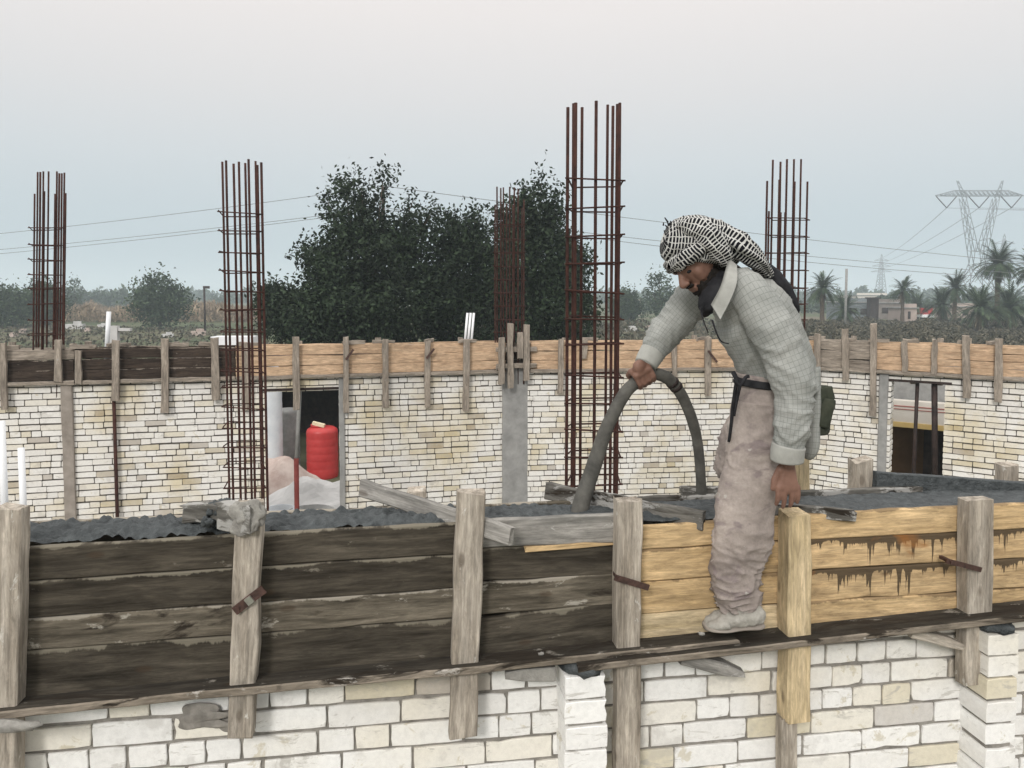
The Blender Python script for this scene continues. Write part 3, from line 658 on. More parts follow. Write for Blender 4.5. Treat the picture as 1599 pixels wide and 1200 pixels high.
# steel prop in door and extra prop in window
a = FA.at(463, 800, -.3); b = FA.at(462, 596, -.1)
pr = thing('steel_prop', Vector((a.x, a.y, 0)), 'adjustable prop standing in the doorway beside the red tank', 'prop')
mb = MB(); tube(mb, [Vector((a.x, a.y, 0)), Vector((a.x+.01, a.y, 1.9))], .035, 10); mb.build('lower_tube', simple('red_painted_steel', (.12, .025, .022), (.20, .05, .042), 8), pr)
mb = MB(); tube(mb, [Vector((a.x+.01, a.y, 1.85)), Vector((b.x, a.y, H-1.3))], .028, 10); mb.build('upper_tube', M_concrete, pr)
board('head_timber', FA.at(462, 640, .0), FA.at(463, 596, .0), .08, .05, M_far_gr, pr, ref=FA.n)
# window at right: room beyond
rw = Wall(FC.a-FC.n*2.6, FC.b-FC.n*2.6)
bt = thing('back_room', rw.pt(2, 0), 'room beyond the far right window with yellow beam over a dark opening', 'room')
def rpart(x0, x1, y0, y1, off, d, mat, name):
    a = rw.at(x0, y0, off); b = rw.at(x1, y1, off); xm = 1435; mb = MB(); wbox(mb, rw, rw.u_of(a), rw.u_of(b), rw.at(xm, y1, off).z, rw.at(xm, y0, off).z, off, off-d); mb.build(name, mat, bt)
M_cream = simple('cream_plaster', (.58, .54, .48), (.68, .64, .58), 3); M_redp = simple('dull_red_paint', (.28, .08, .07), (.36, .12, .1), 5)
rpart(1340, 1560, 628, 664, 0, .2, M_cream, 'upper_wall'); rpart(1340, 1560, 636, 637.4, .01, .05, M_redp, 'red_stripe'); rpart(1340, 1560, 641, 642, .012, .05, M_redp, 'red_stripe')
rpart(1340, 1560, 662, 670, .02, .2, simple('yellow_beam', (.6, .42, .16), (.7, .52, .22), 5), 'beam')
rpart(1300, 1600, 560, 628, -.3, .2, M_concrete, 'grey_upper_wall')
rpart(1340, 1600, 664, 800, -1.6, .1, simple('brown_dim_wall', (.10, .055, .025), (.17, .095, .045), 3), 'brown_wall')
rpart(1340, 1700, 664, 667, -.2, 1.6, M_prop, 'ceiling_slab'); rpart(1443, 1452, 670, 800, -.9, .1, M_prop, 'doorway_shade_panel')
rpart(1443, 1520, 668, 800, -1.2, .1, M_prop, 'doorway_shade_panel')  # both near-black panels stand in for the shade inside the far doorway
for i, (x0, x1, r) in enumerate(((1427, 1433, .026), (1460, 1459, .04))):
    a = FC.at(x0, 730, -.12); b = FC.at(x1, 590, -.10); mb = MB(); tube(mb, [a-(b-a)*.35, b], r, 10)
    tag(mb.build('steel_prop', M_prop), ('thin leaning', 'thick upright')[i]+' dark prop in the far right window opening', 'prop')
# ------------------------------------------------------------------ hose
HP = [(902, 812, -.15, 14), (911, 775, -.16, 13.5), (925, 735, -.17, 12.5), (945, 675, -.18, 11.2), (971, 622, -.19, 10.3), (992, 598, -.2, 10), (1015, 585, -.2, 9.8), (1041, 590, -.21, 9.6), (1064, 617, -.23, 9), (1082, 660, -.25, 8.5), (1091, 705, -.28, 8), (1095, 765, -.30, 8), (1098, 860, -.33, 8)]
hp = []
for (x, y, o, r) in HP:
    p = NEAR.at(x, y, o); hp.append((*p, r*p.y/F, r*p.y/F))
hz = thing('concrete_vibrator_hose', Vector(hp[0][:3]), 'cement-dusted vibrator hose arched from the worker hand into the wet concrete', 'hose')
mb = MB(); loft(mb, hp, 18, 70, (0, 1, 0), disp=lambda p, s, th: .0014*noise.noise(p*30)); mb.build('hose', M_hose, hz)
mb = MB(); A = catmull(hp, 100)
for k in (61, 63): 
    a = Vector(A[k][:3]); b = Vector(A[k+1][:3]); tube(mb, [a, b], A[k][3]*1.12, 16)
mb.build('tape_band', M_prop, hz)
# ------------------------------------------------------------------ worker
BY = 2.57
def Q(px, py, dd=0): return aty(px, py, BY+dd)
PX = BY/F                                       # metres per px at that distance
M_skin = simple('tanned_skin', (.15, .078, .054), (.235, .13, .095), 14, .6, .35, .2)
me = Mat('checked_work_shirt', .95, .1); wv = me.vec('UV', (1, 1, 1), False)
br = me.n('ShaderNodeTexBrick'); me.l(wv, br.inputs['Vector'])
br.offset = 0; br.inputs['Scale'].default_value = 1; br.inputs['Brick Width'].default_value = .0165; br.inputs['Row Height'].default_value = .0165; br.inputs['Mortar Size'].default_value = .0011; br.inputs['Mortar Smooth'].default_value = .35
br.inputs['Color1'].default_value = br.inputs['Color2'].default_value = (1, 1, 1, 1); br.inputs['Mortar'].default_value = (.52, .53, .53, 1)
nn = me.noise(me.vec('Object', (1, 1, 1), False), 9, 5, .6); n2 = me.noise(me.vec('Object', (1, 1, 1), False), 60, 4, .7)
cc = me.ramp(nn, [(.3, (.25, .26, .245)), (.7, (.37, .375, .355))]); cc = me.mix(me.ramp(n2, [(.35, .3), (.65, .85)]), cc, br.outputs['Color'], 'MULTIPLY')
n3 = me.noise(me.vec('Object', (1, 1, 1), False), 6, 6, .7, .6); cc = me.mix(me.ramp(n3, [(.56, 0.0), (.68, .45)]), cc, (.20, .195, .17)); me.bump(nn, .4, .02); M_shirt = me.color(cc)
M_cuff = simple('pale_cuff_cloth', (.29, .29, .27), (.39, .39, .36), 20)
M_trou = simple('dusty_trouser_cloth', (.19, .16, .145), (.40, .345, .315), 5, .95, .1, .5, 0, .02)
mt = Mat('stained_trouser_cloth', .95, .1); o1 = mt.noise(mt.vec('Object', (1, 1, 1), False), 5, 6, .65, .3); o2 = mt.noise(mt.vec('Object', (1, 1, 1.6), False), 9, 5, .6, .8); o3 = mt.noise(mt.vec('Object', (1, 1, 1), False), 90, 3, .7)
cc = mt.ramp(o1, [(.3, (.20, .17, .155)), (.7, (.42, .365, .33))]); cc = mt.mix(mt.ramp(o2, [(.56, 0.0), (.66, .55)]), cc, (.16, .125, .135)); cc = mt.mix(mt.ramp(o2, [(.28, .6), (.36, 0.0)]), cc, (.46, .43, .39))
o4 = mt.noise(mt.vec('Object', (1, 1, 1), False), 26, 4, .6); cc = mt.mix(mt.ramp(o4, [(.68, 0.0), (.71, .6)]), cc, (.48, .46, .42)); cc = mt.mix(.3, cc, mt.ramp(o3, [(.3, .6), (.7, 1.3)]), 'MULTIPLY')
mt.bump(o3, .35, .003); M_trou = mt.color(cc)
M_shoe = simple('cement_covered_shoe', (.22, .21, .185), (.42, .40, .36), 20, .95, .1, .7)
M_black = simple('black_cloth', (.012, .012, .014), (.035, .035, .038), 20, .9, .1)
M_hair = simple('black_beard_hair', (.008, .007, .006), (.025, .02, .017), 80, .85, .2, .8)
M_olive = simple('dark_olive_canvas', (.025, .03, .022), (.07, .075, .055), 15, .9, .1)
me = Mat('black_and_white_scarf', .95, .1); uvv = me.vec('UV', (1, 1, 1), False)
d1 = me.noise(me.vec('Object', (1, 1, 1), False), 10, 3, .6)
sp = me.n('ShaderNodeSeparateXYZ'); me.l(uvv, sp.inputs[0])
def wave(src, per, w):
    a = me.math('ADD', me.math('DIVIDE', src, per), me.math('MULTIPLY', d1, 2.2)); return me.math('GREATER_THAN', me.math('FRACT', a), w)
u_, v_ = sp.outputs[0], sp.outputs[1]
st1 = wave(v_, .0095, .36); st2 = wave(u_, .026, .14)
msk = me.math('MULTIPLY', st1, st2)
big = me.noise(me.vec('Object', (1, 1, 1), False), 11, 2, .5); blk = me.math('GREATER_THAN', big, .72)
msk = me.math('MAXIMUM', msk, blk); M_keff = me.color(me.mix(msk, (.50, .50, .48), (.010, .010, .013)))
wk = thing('person', Vector((Q(1150, 985).x, BY, Q(1150, 985).z)), 'bearded worker in black and white headscarf and grey checked shirt bending over the hose', 'person')
# -- body: overlapping tapered forms fused into one surface
bm_ = MB()
def cap(p0, r0, p1, r1, seg=12, flat=1.0, ref=(0, 1, 0)):
    p0, p1 = Vector(p0), Vector(p1); d = (p1-p0); l = d.length; u = d/l; R_ = []
    for k in range(4): a_ = math.pi/2*(1-k/4); R_.append((*(p0-u*r0*math.sin(a_)), max(.0006, r0*math.cos(a_)), max(.0006, r0*math.cos(a_))*flat))
    for k in range(5): f = k/4; r = r0+(r1-r0)*f; R_.append((*(p0+d*f), r, r*flat))
    for k in range(1, 5): a_ = math.pi/2*k/4; R_.append((*(p1+u*r1*math.sin(a_)), max(.0006, r1*math.cos(a_)), max(.0006, r1*math.cos(a_))*flat))
    loft(bm_, R_, seg, len(R_)-1, ref, uv=False)
cap(Q(1205, 625), .085, Q(1205, 575), .085, 20, 1.3); cap(Q(1205, 575), .09, Q(1183, 495), .09, 20, 1.4); cap(Q(1180, 490), .085, Q(1155, 450), .065, 20, 1.6)
cap(Q(1150, 448), .062, Q(1118, 418), .052, 16)
# arms
cap(Q(1180, 462, -.13), .055, Q(1232, 580, -.2), .042); cap(Q(1234, 585, -.2), .04, Q(1229, 722, -.19), .024)
cap(Q(1110, 455, .13), .055, Q(1050, 500, .20), .042); cap(Q(1050, 500, .20), .04, Q(1006, 574, .17), .024)
# legs
LL = (-.045, -.05, -.045); cap(Q(1195, 640, -.05), .08, Q(1168, 790, -.06), .052, 16); cap(Q(1168, 790, -.06), .05, Q(1155, 935, -.05), .034, 16)
cap(Q(1195, 640, .08), .08, Q(1150, 715, .12), .052, 16); cap(Q(1150, 715, .12), .05, Q(1172, 795, .2), .034, 16)
cap(Q(1162, 955, -.05), .033, Q(1120, 972, -.06), .026, 14, 1.1)
# head: skull and face turned down-left
HC = Q(1096, 404, .0)
hx = (Q(1060, 441)-Q(1098, 412)).normalized()          # face direction
hx = (hx + Vector((0, -.30, 0))).normalized()
hy = Vector((0, 1, 0)); hy = (hy-hx*hy.dot(hx)).normalized(); hzv = hx.cross(hy)
if hzv.z < 0: hzv = -hzv
def hd(a, b, c): return HC + hx*a + hy*b + hzv*c       # forward, sideways(away), up, metres
cap(hd(-.03, 0, .02), .088, hd(.02, 0, .02), .084, 20, .88); cap(hd(.035, 0, -.01), .068, hd(.04, 0, -.065), .045, 18, .95)
cap(hd(.055, 0, -.08), .030, hd(.06, 0, -.085), .028, 12, 1.1)             # chin
cap(hd(.098, 0, .008), .010, hd(.118, 0, -.030), .014, 10); cap(hd(.108, -.012, -.034), .009, hd(.108, .012, -.034), .009, 8)  # nose
cap(hd(.086, -.035, .018), .012, hd(.093, .035, .018), .012, 10)         # brow
cap(hd(.096, -.018, -.058), .008, hd(.096, .018, -.058), .008, 8); cap(hd(.093, -.016, -.068), .008, hd(.093, .016, -.068), .008, 8)
for sgn in (-1, 1):
    cap(hd(.062, sgn*.040, -.02), .022, hd(.058, sgn*.035, -.04), .020, 10)
    cap(hd(-.01, sgn*.078, .005), .016, hd(-.005, sgn*.076, -.025), .011, 10, .5)
# left hand hanging, fingers a little curled
wr = Q(1229, 720, -.19); fwd = (Q(1232, 790, -.20)-wr).normalized(); sd = Vector((1, 0, 0)); nrm = Vector((0, -1, 0))
cap(wr, .024, wr+fwd*.075, .032, 14, .45)
for sx_ in (-.018, 0, .018): cap(wr+fwd*.03+sd*sx_*.6, .014, wr+fwd*.085+sd*sx_*1.3, .0125, 10)
for k, (o, ln) in enumerate(((-.032, .062), (-.011, .074), (.011, .070), (.031, .055))):
    a = wr+fwd*.085+sd*o; d1_ = (fwd+sd*o*2.0-nrm*.10).normalized(); d2_ = (fwd+sd*o-nrm*.35).normalized(); d3_ = (fwd-nrm*.75).normalized()
    b = a+d1_*ln*.45; c = b+d2_*ln*.33; e_ = c+d3_*ln*.26
    cap(a, .0095, b, .0088, 9); cap(b, .0088, c, .008, 9); cap(c, .008, e_, .007, 9)
a = wr+fwd*.025+sd*-.022; b = a+fwd*.035+sd*-.022-nrm*.0; c = b+fwd*.03+sd*-.006; cap(a, .014, b, .0105, 9); cap(b, .0105, c, .009, 9)
# right hand gripping the hose
i0 = 49; hc = Vector(A[46][:3]); ht = (Vector(A[50][:3])-Vector(A[42][:3])).normalized(); hr = A[46][3]
wr2 = Q(1006, 574, .17); ra = (wr2-hc); ra = (ra-ht*ra.dot(ht)).normalized(); rb = ht.cross(ra)
if rb.y > 0: rb = -rb                                # towards the camera
def on(ang, off, rad): return hc + ht*off + (ra*math.cos(ang)+rb*math.sin(ang))*rad
pr_ = hr+.016
cap(wr2, .024, on(.3, -.0, pr_+.012), .030, 14, .8); cap(on(.15, -.026, pr_), .017, on(.15, .026, pr_), .016, 12)
cap(on(.7, -.026, pr_), .015, on(.7, .026, pr_), .0145, 12)
for k, (o, l_) in enumerate(((-.030, 2.0), (-.010, 2.25), (.011, 2.2), (.031, 1.8))):
    R2 = hr+.0085; an = [.8, .8+l_*.45, .8+l_*.8, .8+l_*1.1]
    p_ = [on(an[0], o, R2+.005), on(an[1], o*1.02, R2+.003), on(an[2], o*.98, R2), on(an[3], o*.95, R2-.001)]
    cap(p_[0], .0100, p_[1], .0092, 9); cap(p_[1], .0092, p_[2], .0084, 9); cap(p_[2], .0084, p_[3], .0074, 9)
t0 = on(-.2, -.030, pr_); t1 = on(-.95, -.040, hr+.013); t2 = on(-1.7, -.034, hr+.009); cap(t0, .0135, t1, .0112, 9); cap(t1, .0112, t2, .0092, 9)
raw = bm_.build('body_raw', M_skin)
rm = raw.modifiers.new('r', 'REMESH'); rm.mode = 'VOXEL'; rm.voxel_size = .0042; rm.use_smooth_shade = True
sm_ = raw.modifiers.new('s', 'SMOOTH'); sm_.iterations = 3; sm_.factor = .5
dg = bpy.context.evaluated_depsgraph_get(); me_ = bpy.data.meshes.new_from_object(raw.evaluated_get(dg)); me_.name = 'body'
bpy.data.objects.remove(raw)
body = link(bpy.data.objects.new('body', me_)); body.parent = wk; body.matrix_basis = Matrix.Translation(-wk.location)
# -- clothing
def wr_disp(amp, fr=9, seed=0, folds=0, fk=(6, 14)):
    def f(p, s, th):
        q = Vector((p.x*fr, p.y*fr*.6, p.z*fr*1.3))+Vector((seed, 0, 0))
        d = amp*(noise.noise(q)*.8 + .25*noise.noise(q*3.1))
        if folds:
            w = noise.noise(Vector((s*4+seed, th*.5, 1)))*2.5
            a = math.sin(fk[0]*s*6.28+th*1.4+w*2.2+seed); b = math.sin(fk[1]*s*6.28-th*1.9+w*3+seed*2)
            m = .5+.5*noise.noise(Vector((s*3, th*.7+seed, 4)))*2
            d += folds*max(0, m)*((1-abs(a))**2*1.1-.3 + ((1-abs(b))**2*.5-.15))
        return d
    return f
def PR(L_, dscale=1.0):
    out = []
    for (x, y, dd, a, b) in L_:
        p = Q(x, y, dd); out.append((*p, a*p.y/F, b))
    return out
sh_ = MB()
loft(sh_, PR([(1222, 612, -.0, 50, .150), (1219, 595, 0, 54, .155), (1206, 560, 0, 57, .155), (1189, 520, 0, 59, .16), (1172, 485, 0, 56, .165), (1150, 462, 0, 42, .150), (1134, 442, 0, 30, .10), (1123, 427, 0, 25, .075)]), 72, 70, disp=wr_disp(.012, 6, 0, .010, (3, 7)), cap=False)
loft(sh_, PR([(1156, 444, -.07, 21, .06), (1171, 458, -.14, 31, .07), (1193, 495, -.175, 34, .066), (1217, 540, -.20, 33, .062), (1235, 588, -.21, 34, .064), (1241, 625, -.21, 30, .058), (1237, 665, -.21, 26, .052), (1231, 700, -.205, 23, .046)]), 56, 90, disp=wr_disp(.009, 8, 3, .010, (4, 9)), cap=True)
loft(sh_, PR([(1125, 440, .09, 30, .07), (1098, 457, .15, 32, .075), (1070, 482, .19, 29, .07), (1045, 512, .21, 27, .065), (1026, 538, .2, 22, .054), (1015, 556, .19, 18, .042)]), 48, 60, disp=wr_disp(.012, 9, 8, .010, (3, 6)), cap=True)
shirt = sh_.build('shirt', M_shirt, wk)
mb = MB(); loft(mb, PR([(1232, 695, -.205, 26, .052), (1230, 706, -.203, 26, .052), (1229, 719, -.20, 25, .050)]), 32, 8, disp=wr_disp(.003, 12)); mb.build('cuff', M_cuff, shirt)
mb = MB(); loft(mb, PR([(1019, 550, .19, 20, .046), (1013, 560, .18, 19, .044), (1008, 570, .17, 17.5, .040)]), 28, 8, disp=wr_disp(.003, 12)); mb.build('cuff', M_cuff, shirt)
# shirt tail at the back
mb = MB(); loft(mb, PR([(1252, 575, .05, 20, .12), (1256, 610, .04, 18, .11), (1260, 660, .02, 15, .09), (1262, 700, .0, 12, .06), (1260, 716, .0, 5, .02)]), 28, 20, disp=wr_disp(.008, 10, 5)); mb.build('shirt_tail', M_shirt, shirt)
# collar: a folded pale flap round the neck with a pointed front
def strip(mb, pts_a, pts_b, th, n=14, mi=0, dsp=None):
    A1 = catmull([tuple(p) for p in pts_a], n); B1 = catmull([tuple(p) for p in pts_b], n); vs = []
    m_ = 5
    for i in range(n+1):
        a_, b__ = Vector(A1[i]), Vector(B1[i])
        for j in range(m_): vs.append(a_.lerp(b__, j/(m_-1)))
    nrm_ = Vector((0, -1, 0)); k = len(vs); vs2 = [v+nrm_*th for v in vs]
    fs = []
    for i in range(n):
        for j in range(m_-1):
            q = (i*m_+j, (i+1)*m_+j, (i+1)*m_+j+1, i*m_+j+1); fs.append(q); fs.append(tuple(k+x for x in reversed(q)))
    bd = [i*m_ for i in range(n+1)]+[n*m_+j for j in range(1, m_)]+[i*m_+m_-1 for i in range(n-1, -1, -1)]+[j for j in range(m_-2, 0, -1)]
    for i in range(len(bd)): x, y = bd[i], bd[(i+1) % len(bd)]; fs.append((x, y, k+y, k+x))
    mb.add(vs+vs2, fs, mi, None, True)
mb = MB(); strip(mb, [Q(1138, 404, -.09), Q(1132, 425, -.16), Q(1124, 450, -.185), Q(1110, 476, -.175)], [Q(1150, 414, -.12), Q(1150, 440, -.19), Q(1140, 468, -.205), Q(1124, 499, -.195)], .006)
mb.build('collar', M_cuff, shirt)
# placket / pocket opening, pen loop
mb = MB(); tube(mb, [Q(1112, 500, -.172), Q(1118, 518, -.182), Q(1126, 533, -.185), Q(1138, 537, -.188)], .0035, 6, 14, r1=.002); tube(mb, [Q(1093, 480, -.10), Q(1098, 500, -.12), Q(1106, 520, -.135)], .003, 6, 8, r1=.002); mb.build('pocket_seam', M_black, shirt)
# black undershirt at the throat
mb = MB(); loft(mb, PR([(1104, 490, -.10, 5, .03), (1106, 472, -.08, 12, .055), (1114, 456, -.05, 17, .07), (1122, 438, -.01, 20, .075)]), 30, 26, disp=wr_disp(.009, 26, 2, .006)); mb.build('undershirt', M_black, wk)
# trousers
tr = MB()
loft(tr, PR([(1196, 585, 0, 44, .135), (1194, 610, 0, 44, .14), (1190, 645, 0, 46, .14), (1186, 680, 0, 44, .12)]), 48, 16, disp=wr_disp(.008, 9, 2))
def rag(p, s, th):
    q = Vector((p.x*7, p.y*7, p.z*12)); k = .45+1.1*max(0, s-.45)
    d = .014*noise.noise(q*.7+Vector((9, 0, 0)))
    for i, (fs, ft, ph) in enumerate(((2.2, 1.6, 0), (4.5, -2.1, 2), (8, 1.2, 5))):
        w = noise.noise(Vector((s*5+i*3, th*.6, 2)))*3; a = math.sin(fs*s*6.28+ft*th+w*2+ph); m = max(0, .45+noise.noise(Vector((s*4, th*.8, i*5)))*1.6)
        d += .014*k*m*((1-abs(a))**2.2*1.4-.35)/(1+i*.4)
    return d + .0025*noise.noise(q*5)
loft(tr, PR([(1189, 630, -.05, 44, .09), (1184, 690, -.06, 47, .085), (1178, 730, -.065, 47, .078), (1167, 770, -.065, 48, .072), (1164, 810, -.065, 47, .067), (1158, 850, -.06, 47, .065), (1151, 885, -.055, 42, .060), (1151, 915, -.055, 39, .054), (1155, 936, -.055, 34, .048), (1157, 950, -.055, 33, .046)]), 72, 150, disp=rag)
loft(tr, PR([(1190, 640, .09, 40, .085), (1168, 680, .11, 40, .08), (1150, 718, .13, 34, .07), (1156, 750, .16, 30, .06), (1168, 785, .2, 26, .05)]), 48, 60, disp=wr_disp(.014, 12, 6, .012))
trous = tr.build('trousers', M_trou, wk)
mb = MB(); loft(mb, PR([(1196, 592, 0, 47, .142), (1195, 603, 0, 47, .144)]), 40, 4, disp=wr_disp(.002)); mb.build('belt', M_black, wk)
mb = MB()
tube(mb, [Q(1145, 582, -.13), Q(1150, 594, -.15), Q(1148, 610, -.14), Q(1144, 640, -.12), Q(1141, 670, -.10), Q(1138, 690, -.09)], .008, 8, 20, r1=.005)
tube(mb, [Q(1146, 592, -.15), Q(1156, 602, -.16), Q(1164, 590, -.16), Q(1170, 588, -.16)], .006, 8, 12); tube(mb, [Q(1156, 600, -.16), Q(1150, 630, -.15), Q(1147, 650, -.14)], .006, 8, 10, r1=.003)
mb.build('waist_cord', M_black, wk)
# tool pouch
pc = thing('tool_pouch', Q(1280, 640, .02), 'dark olive tool pouch hanging behind the worker at the waist', 'pouch') if False else None
def softbox(name, c, a, b, d, rot, mat, parent):
    M = Matrix.Translation(c) @ Matrix.Rotation(rot, 4, 'Y'); mb = MB(); R_ = []
    for z, k in ((-b/2, .75), (-b/2*.9, .95), (-b/4, 1.02), (0, 1), (b/4, .98), (b/2*.9, .96), (b/2, .85)):
        p = M @ Vector((0, 0, z)); R_.append((*p, a/2*k, d/2*k))
    loft(mb, R_, 24, 18, disp=wr_disp(.004, 20, 4)); return mb.build(name, mat, parent)
pouch = softbox('tool_pouch', Q(1277, 641, -.02), .085, .17, .06, -.03, M_olive, wk)
softbox('pouch_flap', Q(1280, 618, -.045), .10, .05, .03, -.2, M_olive, pouch); softbox('pouch_pocket', Q(1289, 645, -.05), .05, .10, .035, .2, M_olive, pouch)
# shoes
def shoe(heel, toe, w, hgt, parent):
    d = toe-heel; L_ = d.length; up = Vector((0, 0, 1)); mb = MB(); R_ = []
    for f, hh, ww in ((0, .35, .5), (.06, .75, .85), (.18, 1.0, .95), (.35, 1.0, .95), (.5, .82, .95), (.65, .62, 1.05), (.8, .50, 1.08), (.93, .38, .8), (1, .2, .4)):
        p = heel+d*f+up*(hgt*hh/2); R_.append((*p, hgt*hh/2, w*ww/2))
    loft(mb, R_, 40, 60, Vector((0, 1, 0)), disp=lambda p, s, th: .008*noise.noise(p*40)+.012*(abs(noise.noise(p*17))-.15)+.003*noise.noise(p*110)); o = mb.build('shoe', M_shoe, parent)
    mb = MB(); R_ = []
    for f, ww in ((-.02, .6), (.1, .95), (.4, .9), (.7, 1.1), (.95, .85), (1.03, .4)): R_.append((*(heel+d*f+up*.007), .010, w*ww/2+.003))
    loft(mb, R_, 16, 20, Vector((0, 1, 0))); mb.build('sole', M_concbr, o); return o
hl = Q(1187, 976, -.055); tz = hl.z; toe = Q(1102, 984, -.075); toe.z = tz-.003
shoe(hl, toe, .098, .085, wk)
h2 = Q(1190, 812, .22); t2_ = Q(1120, 812, .2); shoe(Vector((h2.x, h2.y, H-.775)), Vector((t2_.x, t2_.y, H-.775)), .09, .08, wk)
# beard, eyes, eyebrow
mb = MB()
def sphere_d(c, M3, rx, ry, rz, amp, seed, fr=8): blob(mb, c, rx, ry, rz, seed, amp, fr, 26, 18, 0, M3)
HM = Matrix((hx, hy, hzv)).transposed().to_4x4().to_3x3()
sphere_d(hd(.056, 0, -.076), HM, .044, .050, .032, .16, 2, 5); sphere_d(hd(.022, -.018, -.066), HM, .042, .052, .036, .16, 3, 5); sphere_d(hd(-.008, -.048, -.035), HM, .024, .024, .050, .16, 4, 5)
sphere_d(hd(.101, 0, -.048), HM, .010, .026, .006, .12, 5); sphere_d(hd(.035, 0, -.098), HM, .034, .04, .026, .2, 7, 5); sphere_d(hd(-.02, -.03, -.085), HM, .044, .055, .044, .22, 8, 6); sphere_d(hd(.045, -.01, -.102), HM, .034, .040, .020, .3, 9, 7)
mb.build('beard', M_hair, wk)
for sgn in (-1, 1):
    mb = MB(); blob(mb, hd(.083, sgn*.030, -.002), .011, .014, .0075, 1, .02, 2, 14, 10, 0, HM); mb.build('eye', M_black, wk)
    mb = MB(); blob(mb, hd(.096, sgn*.032, .017), .007, .020, .005, 1, .1, 5, 14, 8, 0, HM); mb.build('eyebrow', M_hair, wk)
# headscarf
kf = MB()
def kd(p, s, th): return .006*(1-abs(math.sin(4*th+7*s)))*(1-abs(2*s-1)*.5) + .008*noise.noise(p*15)+.003*noise.noise(p*50)
loft(kf, PR([(1034, 374, 0, 3, .01), (1038, 375, 0, 22, .05), (1050, 377, 0, 33, .082), (1068, 378, 0, 38.5, .100), (1090, 380, 0, 41, .108), (1112, 385, 0, 39, .106), (1132, 392, 0, 33, .09), (1148, 400, 0, 22, .06), (1157, 404, 0, 3, .01)]), 72, 70, disp=kd)
# rolled band over the forehead, passing above the ear
band = []
for k in range(15):
    a_ = math.pi*2*k/14; c = hd(-.005+.104*math.cos(a_), .098*math.sin(a_), .046-.004*math.cos(a_)); band.append((*c, .024, .027))
loft(kf, band, 18, 60, tuple(hzv), disp=lambda p, s, th: .004*math.sin(5*th+60*s)+.003*noise.noise(p*40), cap=False)
loft(kf, PR([(1060, 352, -.06, 10, .02), (1085, 356, -.09, 16, .03), (1108, 372, -.105, 19, .03), (1128, 395, -.10, 17, .03), (1135, 412, -.08, 9, .02)]), 24, 30, disp=lambda p, s, th: .004*math.sin(4*th+20*s))
# knot and tail down the back
loft(kf, PR([(1112, 366, -.02, 14, .05), (1134, 373, -.05, 19, .06), (1154, 385, -.07, 20, .065), (1170, 398, -.07, 15, .06), (1186, 413, -.06, 10, .05), (1200, 430, -.05, 4, .03)]), 36, 36, disp=lambda p, s, th: .007*math.sin(6*th+6*s)+.006*noise.noise(p*22))
scarf = kf.build('headscarf', M_keff, wk)
mb = MB(); loft(mb, PR([(1185, 415, .06, 12, .05), (1205, 438, .06, 16, .07), (1225, 462, .05, 14, .07), (1238, 482, .04, 8, .05), (1242, 492, .04, 2, .02)]), 28, 24, disp=wr_disp(.008, 20, 3)); mb.build('scarf_fringe', M_black, scarf)
random.seed(9)
for k in range(22):
    if k < 9: x, y = 1036+random.uniform(-2, 14), 345+k*5
    else: x = random.uniform(1040, 1190); y = 341+max(0, x-1095)*.50+max(0, 1070-x)*.35
    p = Q(x, y, random.uniform(-.06, .02)); mb = MB(); tube(mb, [p+Vector((.004, 0, -.006)), p+Vector((random.uniform(-.010, .006), 0, random.uniform(.004, .012)))], .0035, 6, 1, r1=.002); mb.build('tassel', M_black, scarf)
# ------------------------------------------------------------------ vegetation
def leaves(name, P, size, mat, parent=None, M=None, up=0.0, aspect=.5, loc=None):
    """P: (n,3) positions -> little pointed leaves as one mesh"""
    n = len(P); rs = np.random.RandomState(int(abs(P[0][0]*1000)) % 9999)
    d = rs.normal(size=(n, 3)); d[:, 2] += up; d /= np.linalg.norm(d, axis=1)[:, None]
    e = rs.normal(size=(n, 3)); e -= d*(e*d).sum(1)[:, None]; e /= np.linalg.norm(e, axis=1)[:, None]
    s = size*rs.uniform(.6, 1.3, n)[:, None]
    V = np.stack([P-d*s*.5, P+e*s*aspect*.5, P+d*s*.5, P-e*s*aspect*.5], 1).reshape(-1, 3)
    if loc is not None: V = V-np.array(loc)
    me = bpy.data.meshes.new(name); me.vertices.add(4*n); me.vertices.foreach_set('co', V.ravel()); me.loops.add(4*n); me.loops.foreach_set('vertex_index', np.arange(4*n))
    me.polygons.add(n); me.polygons.foreach_set('loop_start', np.arange(0, 4*n, 4)); me.polygons.foreach_set('loop_total', np.full(n, 4)); me.materials.append(mat); me.update(calc_edges=True)
    o = link(bpy.data.objects.new(name, me))
    if parent: o.parent = parent
    return o
